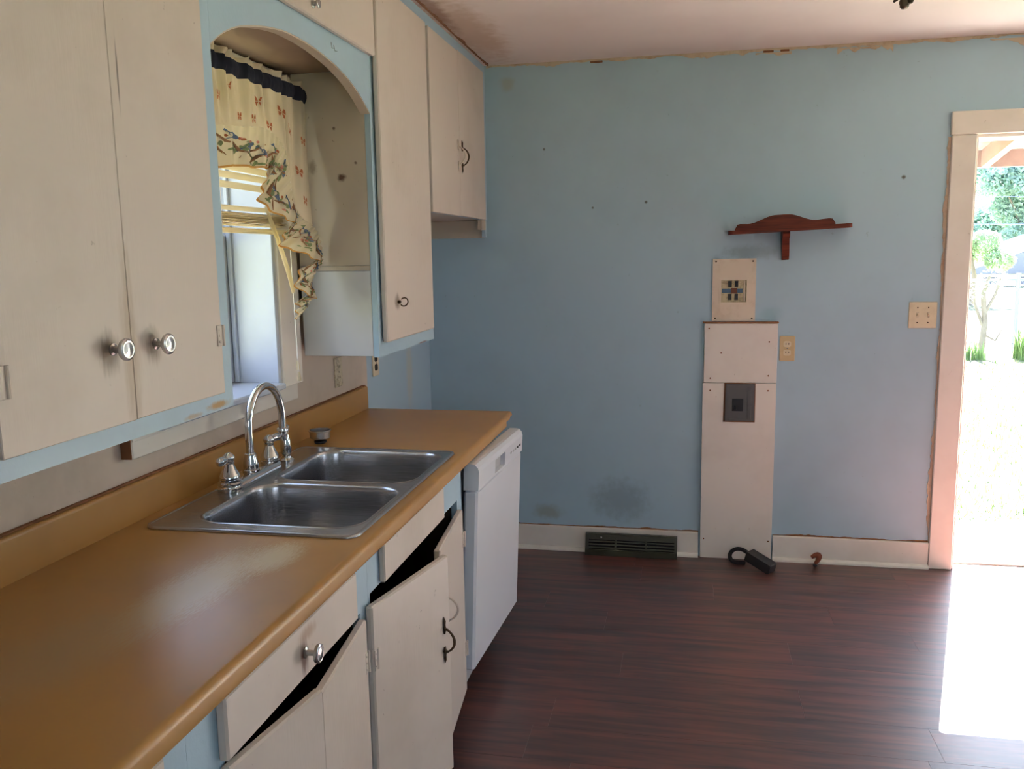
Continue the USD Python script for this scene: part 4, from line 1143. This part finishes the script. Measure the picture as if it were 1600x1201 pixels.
# ---- curled brown scrap by the baseboard
sc = thing('brown_scrap', 'small curled rust brown scrap on the floor against the baseboard, right of the plug', 'scrap', (1.96, 4.29, 0))
a = np.linspace(0, 1, 12)
pth = np.stack([1.940 + .035 * np.sin(a * 2.6), 4.292 - .006 * a, .048 * np.sin(np.pi * (.25 + .72 * a)) + .007], 1)
part('curl', tube(pth, .008 + .012 * np.sin(np.pi * (.10 + .80 * a)), 10, flat=.7), M['scrap'], sc, smooth=50)
part('foot', bx(1.947, 1.966, 4.272, 4.292, .0005, .010, .003), M['rubber'], sc)

# ---- ceiling light: only its lowest knobs show at the upper edge of the picture
cl = thing('ceiling_light', 'dark bronze ceiling light, only its bottom knobs in view at the top edge', 'lamp', (2.055, 3.4, H))
c = np.array([2.055, 3.4, H - .0005])
part('canopy', lathe([(.062, 0), (.062, -.010), (.050, -.020), (.014, -.026)], c), M['fixture'], cl, smooth=40)
part('stem', lathe([(.009, -.024), (.009, -.066)], c), M['fixture'], cl, smooth=40)
part('finial', lathe([(.009, -.060), (.0165, -.066), (.0175, -.076), (.0150, -.084), (.0155, -.088), (.010, -.0945), (0, -.0965)], c + [0, 0, 0]), M['fixture'], cl, smooth=40)
part('side_knob', lathe([(.006, -.052), (.0115, -.062), (.0125, -.072), (.009, -.080), (0, -.083)], c + [.016, -.008, 0]), M['fixture'], cl, smooth=40)
part('side_arm', tube([c + [-.010, 0, -.05], c + [-.026, 0, -.062], c + [-.036, 0, -.070]], [.005, .006, .004], 10), M['fixture'], cl, smooth=40)

# ================================================================== OUTDOORS THROUGH THE BACK DOOR
YO = YB + .15
GZ = -.17
part('porch_slab', bx(1.6, 5.2, YO + .16, 5.62, GZ - .08, GZ + .03, .01), M['concrete'], kind=S, label='white concrete slab outside the back door')
part('porch_step', bx(2.2, 4.0, YO + .001, YO + .159, GZ - .05, -.032, .006), M['concrete'], kind=S)
n_ = 60
gx, gy = np.meshgrid(np.linspace(-40, 70, n_), np.linspace(-30, 90, n_), indexing='ij')
import meshkit
gz = GZ - .01 + .05 * (meshkit.fbm(np.stack([gx * .3, gy * .3, gx * 0], -1), 3, 4) - .5) * ((gy > 6.5) | (gy < -4))
part('lawn', grid(np.stack([gx, gy, gz], -1)), M['lawn'], kind=S, label='sunlit pale lawn behind the house')

ev = thing('porch_roof', 'low eave of bare wood rafters and boards seen through the top of the doorway', 'roof', (3, 4.7, 2.0))
slope = -.178
ez = lambda y_: 2.125 + slope * (y_ - YO)
def eslab(xa, xb_, ya, yb, h0, h1):
    return hull([(x_, y_, ez(y_) + h_) for x_ in (xa, xb_) for y_ in (ya, yb) for h_ in (h0, h1)])
yE = 5.06
for k in range(6):
    ya = YO + .002 + k * .095
    part('roof_board', eslab(1.2, 5.2, ya, ya + .0925, .0, .018), M['pine'], ev)
for xc in (1.63, 2.23, 2.83, 3.43, 4.03, 4.63):
    part('rafter', eslab(xc - .019, xc + .019, YO + .002, 5.015, -.089, -.001), M['pine'], ev)
part('fascia_board', bx(1.2, 5.2, 5.016, 5.040, 1.944, 2.045, .003), M['pine'], ev)
part('shingle_sheet', eslab(1.15, 5.25, YO + .002, 5.07, .0185, .03), M['shingle'], ev)


def leaf_cloud(centres, radii, n, size, seed):
    r = np.random.RandomState(seed)
    k = r.choice(len(centres), n, p=np.array(radii) ** 2 / np.sum(np.array(radii) ** 2))
    d = r.randn(n, 3); d /= np.linalg.norm(d, axis=1)[:, None]
    p = np.array(centres)[k] + d * (np.array(radii)[k] * r.uniform(.45, 1.0, n) ** .5)[:, None] * [1, 1, .8]
    u = r.randn(n, 3); u /= np.linalg.norm(u, axis=1)[:, None]
    w = np.cross(u, r.randn(n, 3)); w /= np.linalg.norm(w, axis=1)[:, None]
    s = size * r.uniform(.6, 1.3, n)[:, None]
    V = np.stack([p - u * s, p + w * s * .45, p + u * s, p - w * s * .45], 1).reshape(-1, 3)
    i = np.arange(n)[:, None] * 4
    return trimesh.Trimesh(V, np.vstack([i + [0, 1, 2], i + [0, 2, 3]]), process=False)


def tree(label, x_, y_, h, spread, leaf, n, seed, trunk_h=.35, lsize=.2, blobs=9):
    r = np.random.RandomState(seed)
    t = thing('tree', label, 'tree', (x_, y_, GZ), group='leafy trees beyond the yard')
    base = np.array([x_, y_, GZ - .05])
    tp = base + [r.uniform(-.3, .3), 0, h * trunk_h]
    g = [tube([base, (base + tp) / 2 + [r.uniform(-.15, .15), 0, 0], tp], [.028 * h, .020 * h, .015 * h], 10)]
    cs, rs = [], []
    for k in range(blobs):
        c = base + [spread * r.uniform(-.75, .75), spread * r.uniform(-.6, .6), h * r.uniform(max(trunk_h * .7, .22), .86)]
        cs.append(c); rs.append(spread * r.uniform(.32, .55))
        g.append(tube([tp - [0, 0, h * .05], (tp + c) / 2 + [0, 0, h * .03], c], [.010 * h, .007 * h, .003 * h], 6))
    part('trunk', g, M['bark'], t, smooth=50)
    part('foliage', leaf_cloud(cs, rs, n, lsize, seed + 1), leaf, t, kind='stuff')
    return t


tree('pale green round tree at the left behind the fence', 9.55, 28.0, 3.0, .95, M['leaf_pale'], 8000, 31, .6, .06)
tree('tall blue-green tree rising at the right edge of the doorway', 20.2, 54.0, 8.6, 2.9, M['leaf_dark'], 26000, 33, .2, .16, 22)
tree('lower blue-green tree far behind the left of the yard', 20.6, 66.0, 5.4, 3.4, M['leaf_dark'], 18000, 35, .2, .17, 14)
tree('distant tree mostly hidden behind the white house', 28.0, 62.0, 9.0, 3.6, M['leaf_dark'], 8000, 37, .3, .2)
# leaning grey sapling and rank growth along the fence
t = thing('bare_sapling', 'leaning bare grey sapling among the weeds at the fence', 'tree', (6.0, 15.2, GZ))
q = np.array([6.0, 15.2, GZ])
part('stem', [tube([q + [0, 0, -.02], q + [.03, 0, .5], q + [-.02, 0, .95], q + [.06, 0, 1.25]], [.055, .045, .04, .02], 8), tube([q + [0, 0, .6], q + [.16, 0, .95], q + [.22, 0, 1.2]], [.03, .022, .012], 8),
              tube([q + [0, 0, .45], q + [-.14, 0, .8], q + [-.16, 0, 1.1]], [.03, .02, .01], 8), tube([q + [.03, 0, .3], q + [.2, 0, .2], q + [.3, 0, .4]], [.02, .016, .008], 8)], M['bark'], t, smooth=50)
part('twig_leaf', leaf_cloud([q + [.12, 0, 1.2], q + [-.15, 0, 1.0]], [.22, .18], 220, .03, 5), M['leaf_pale'], t, kind='stuff')


def weed(label, x_, y_, h, w, n, seed):
    r = np.random.RandomState(seed)
    t = thing('weed_clump', label, 'weeds', (x_, y_, GZ), group='weeds along the fence')
    V, F = [], []
    for k in range(n):
        b = np.array([x_ + r.uniform(-w, w), y_ + r.uniform(-.2, .2), GZ - .02]); a = r.uniform(0, 6.28)
        d = np.array([math.cos(a), math.sin(a), 0]); hh = h * r.uniform(.35, 1.0); ln = r.uniform(.05, .35)
        i = len(V); s = np.array([-d[1], d[0], 0]) * r.uniform(.006, .016)
        V += [b - s, b + s, b + d * ln * .4 * hh + [0, 0, hh * .6] + s * .8, b + d * ln * .4 * hh + [0, 0, hh * .6] - s * .8, b + d * ln * hh + [0, 0, hh]]
        F += [[i, i + 1, i + 2], [i, i + 2, i + 3], [i + 3, i + 2, i + 4]]
    part('blade', trimesh.Trimesh(np.array(V), F, process=False), M['leaf_weed'], t, kind='stuff')


for k, (x_, y_, h, w, lab) in enumerate([(5.3, 14.5, .34, .5, 'low weeds around the foot of the bare sapling'), (6.42, 14.5, .56, .12, 'tall narrow weed left of the fence post'), (7.35, 14.5, .40, .4, 'bushy weeds right of the fence post'),
                                         (8.6, 14.5, .5, .5, 'bushy weeds at the right end of the fence'), (4.0, 14.5, .45, .6, 'weeds at the left end of the fence')]):
    weed(lab, x_, y_, h, w, 420, 60 + k)
r = np.random.RandomState(77)
V, F = [], []
for k in range(9000):                                 # grass of the lawn, nearest the slab
    y_ = 5.8 + 8.3 * r.rand() ** 1.3
    x_ = 2.4 + (y_ - 4.3) * .33 + r.uniform(-.6, 2.2 + (y_ - 5) * .25)
    b = np.array([x_, y_, GZ - .03]); a = r.uniform(0, 6.28); d = np.array([math.cos(a), math.sin(a), 0]); hh = r.uniform(.04, .11); s = np.array([-d[1], d[0], 0]) * .008
    i = len(V)
    V += [b - s, b + s, b + d * hh * .5 + [0, 0, hh]]; F.append([i, i + 1, i + 2])
tag(part('grass', trimesh.Trimesh(np.array(V), F, process=False), M['grass_blade']), 'rough sunlit grass blades on the lawn beyond the slab', 'grass', kind='stuff')

fn = thing('wire_fence', 'galvanised wire mesh fence with pipe posts and top rail across the yard', 'fence', (6.5, 15.6, GZ))
for x_ in (4.2, 6.62, 9.0, 11.4):
    part('post', cyl((x_, 15.6, GZ - .05), (x_, 15.6, 1.10), .035, 12), M['galv'], fn)
part('top_rail', cyl((3.0, 15.6, .99), (12.5, 15.6, .99), .022, 10), M['galv'], fn)
part('lower_rail', cyl((3.0, 15.6, GZ + .12), (12.5, 15.6, GZ + .12), .012, 8), M['galv'], fn)
g = []
for k in range(150):
    xa = 3.0 + k * .064
    for s in (-1, 1):
        a_, b_ = np.array([xa, 15.6, GZ + .03]), np.array([xa + s * 1.08, 15.6, .98])
        if 2.9 < b_[0] < 12.6:
            g.append(tube([a_, b_], .0022, 3, caps=False))
part('mesh_wire', g, M['galv'], fn, kind='stuff')

hs = thing('house', 'low white neighbouring house with a blue-grey gable roof far across the yard', 'house', (15.5, 41, GZ))
hx0, hx1, hy0, hy1, hz = 13.0, 22.0, 41.0, 47.0, .36
part('wall', bx(hx0, hx1, hy0, hy1, GZ - .05, hz), M['siding'], hs)
part('roof', prism(Polygon([(hx0 - .3, hz + .001), (hx1 + .3, hz + .001), ((hx0 + hx1) / 2, hz + 1.75)]), hy0 - .3, hy1 + .3, 'y'), M['far_roof'], hs)
for xc in (14.1, 15.4, 17.5):
    w = part('window', bx(xc - .35, xc + .35, hy0 - .04, hy0 - .001, -.12, .27, .01), M['trim_paint'], hs)
    part('glass', bx(xc - .28, xc + .28, hy0 - .05, hy0 - .0405, -.07, .22), M['far_roof'], w)
for k, (dz, lab) in enumerate([(2.75, 'upper overhead wire in front of the trees'), (2.05, 'lower overhead wire in front of the trees')]):
    a = np.linspace(0, 1, 21)
    pts = np.stack([2 + 26 * a, np.full(21, 25.0), dz + .35 * (2 * a - 1) ** 2 - .05 * a], 1)
    tag(part('overhead_wire', tube(pts, .013, 6), M['galv']), lab, 'wire', 'overhead wires')
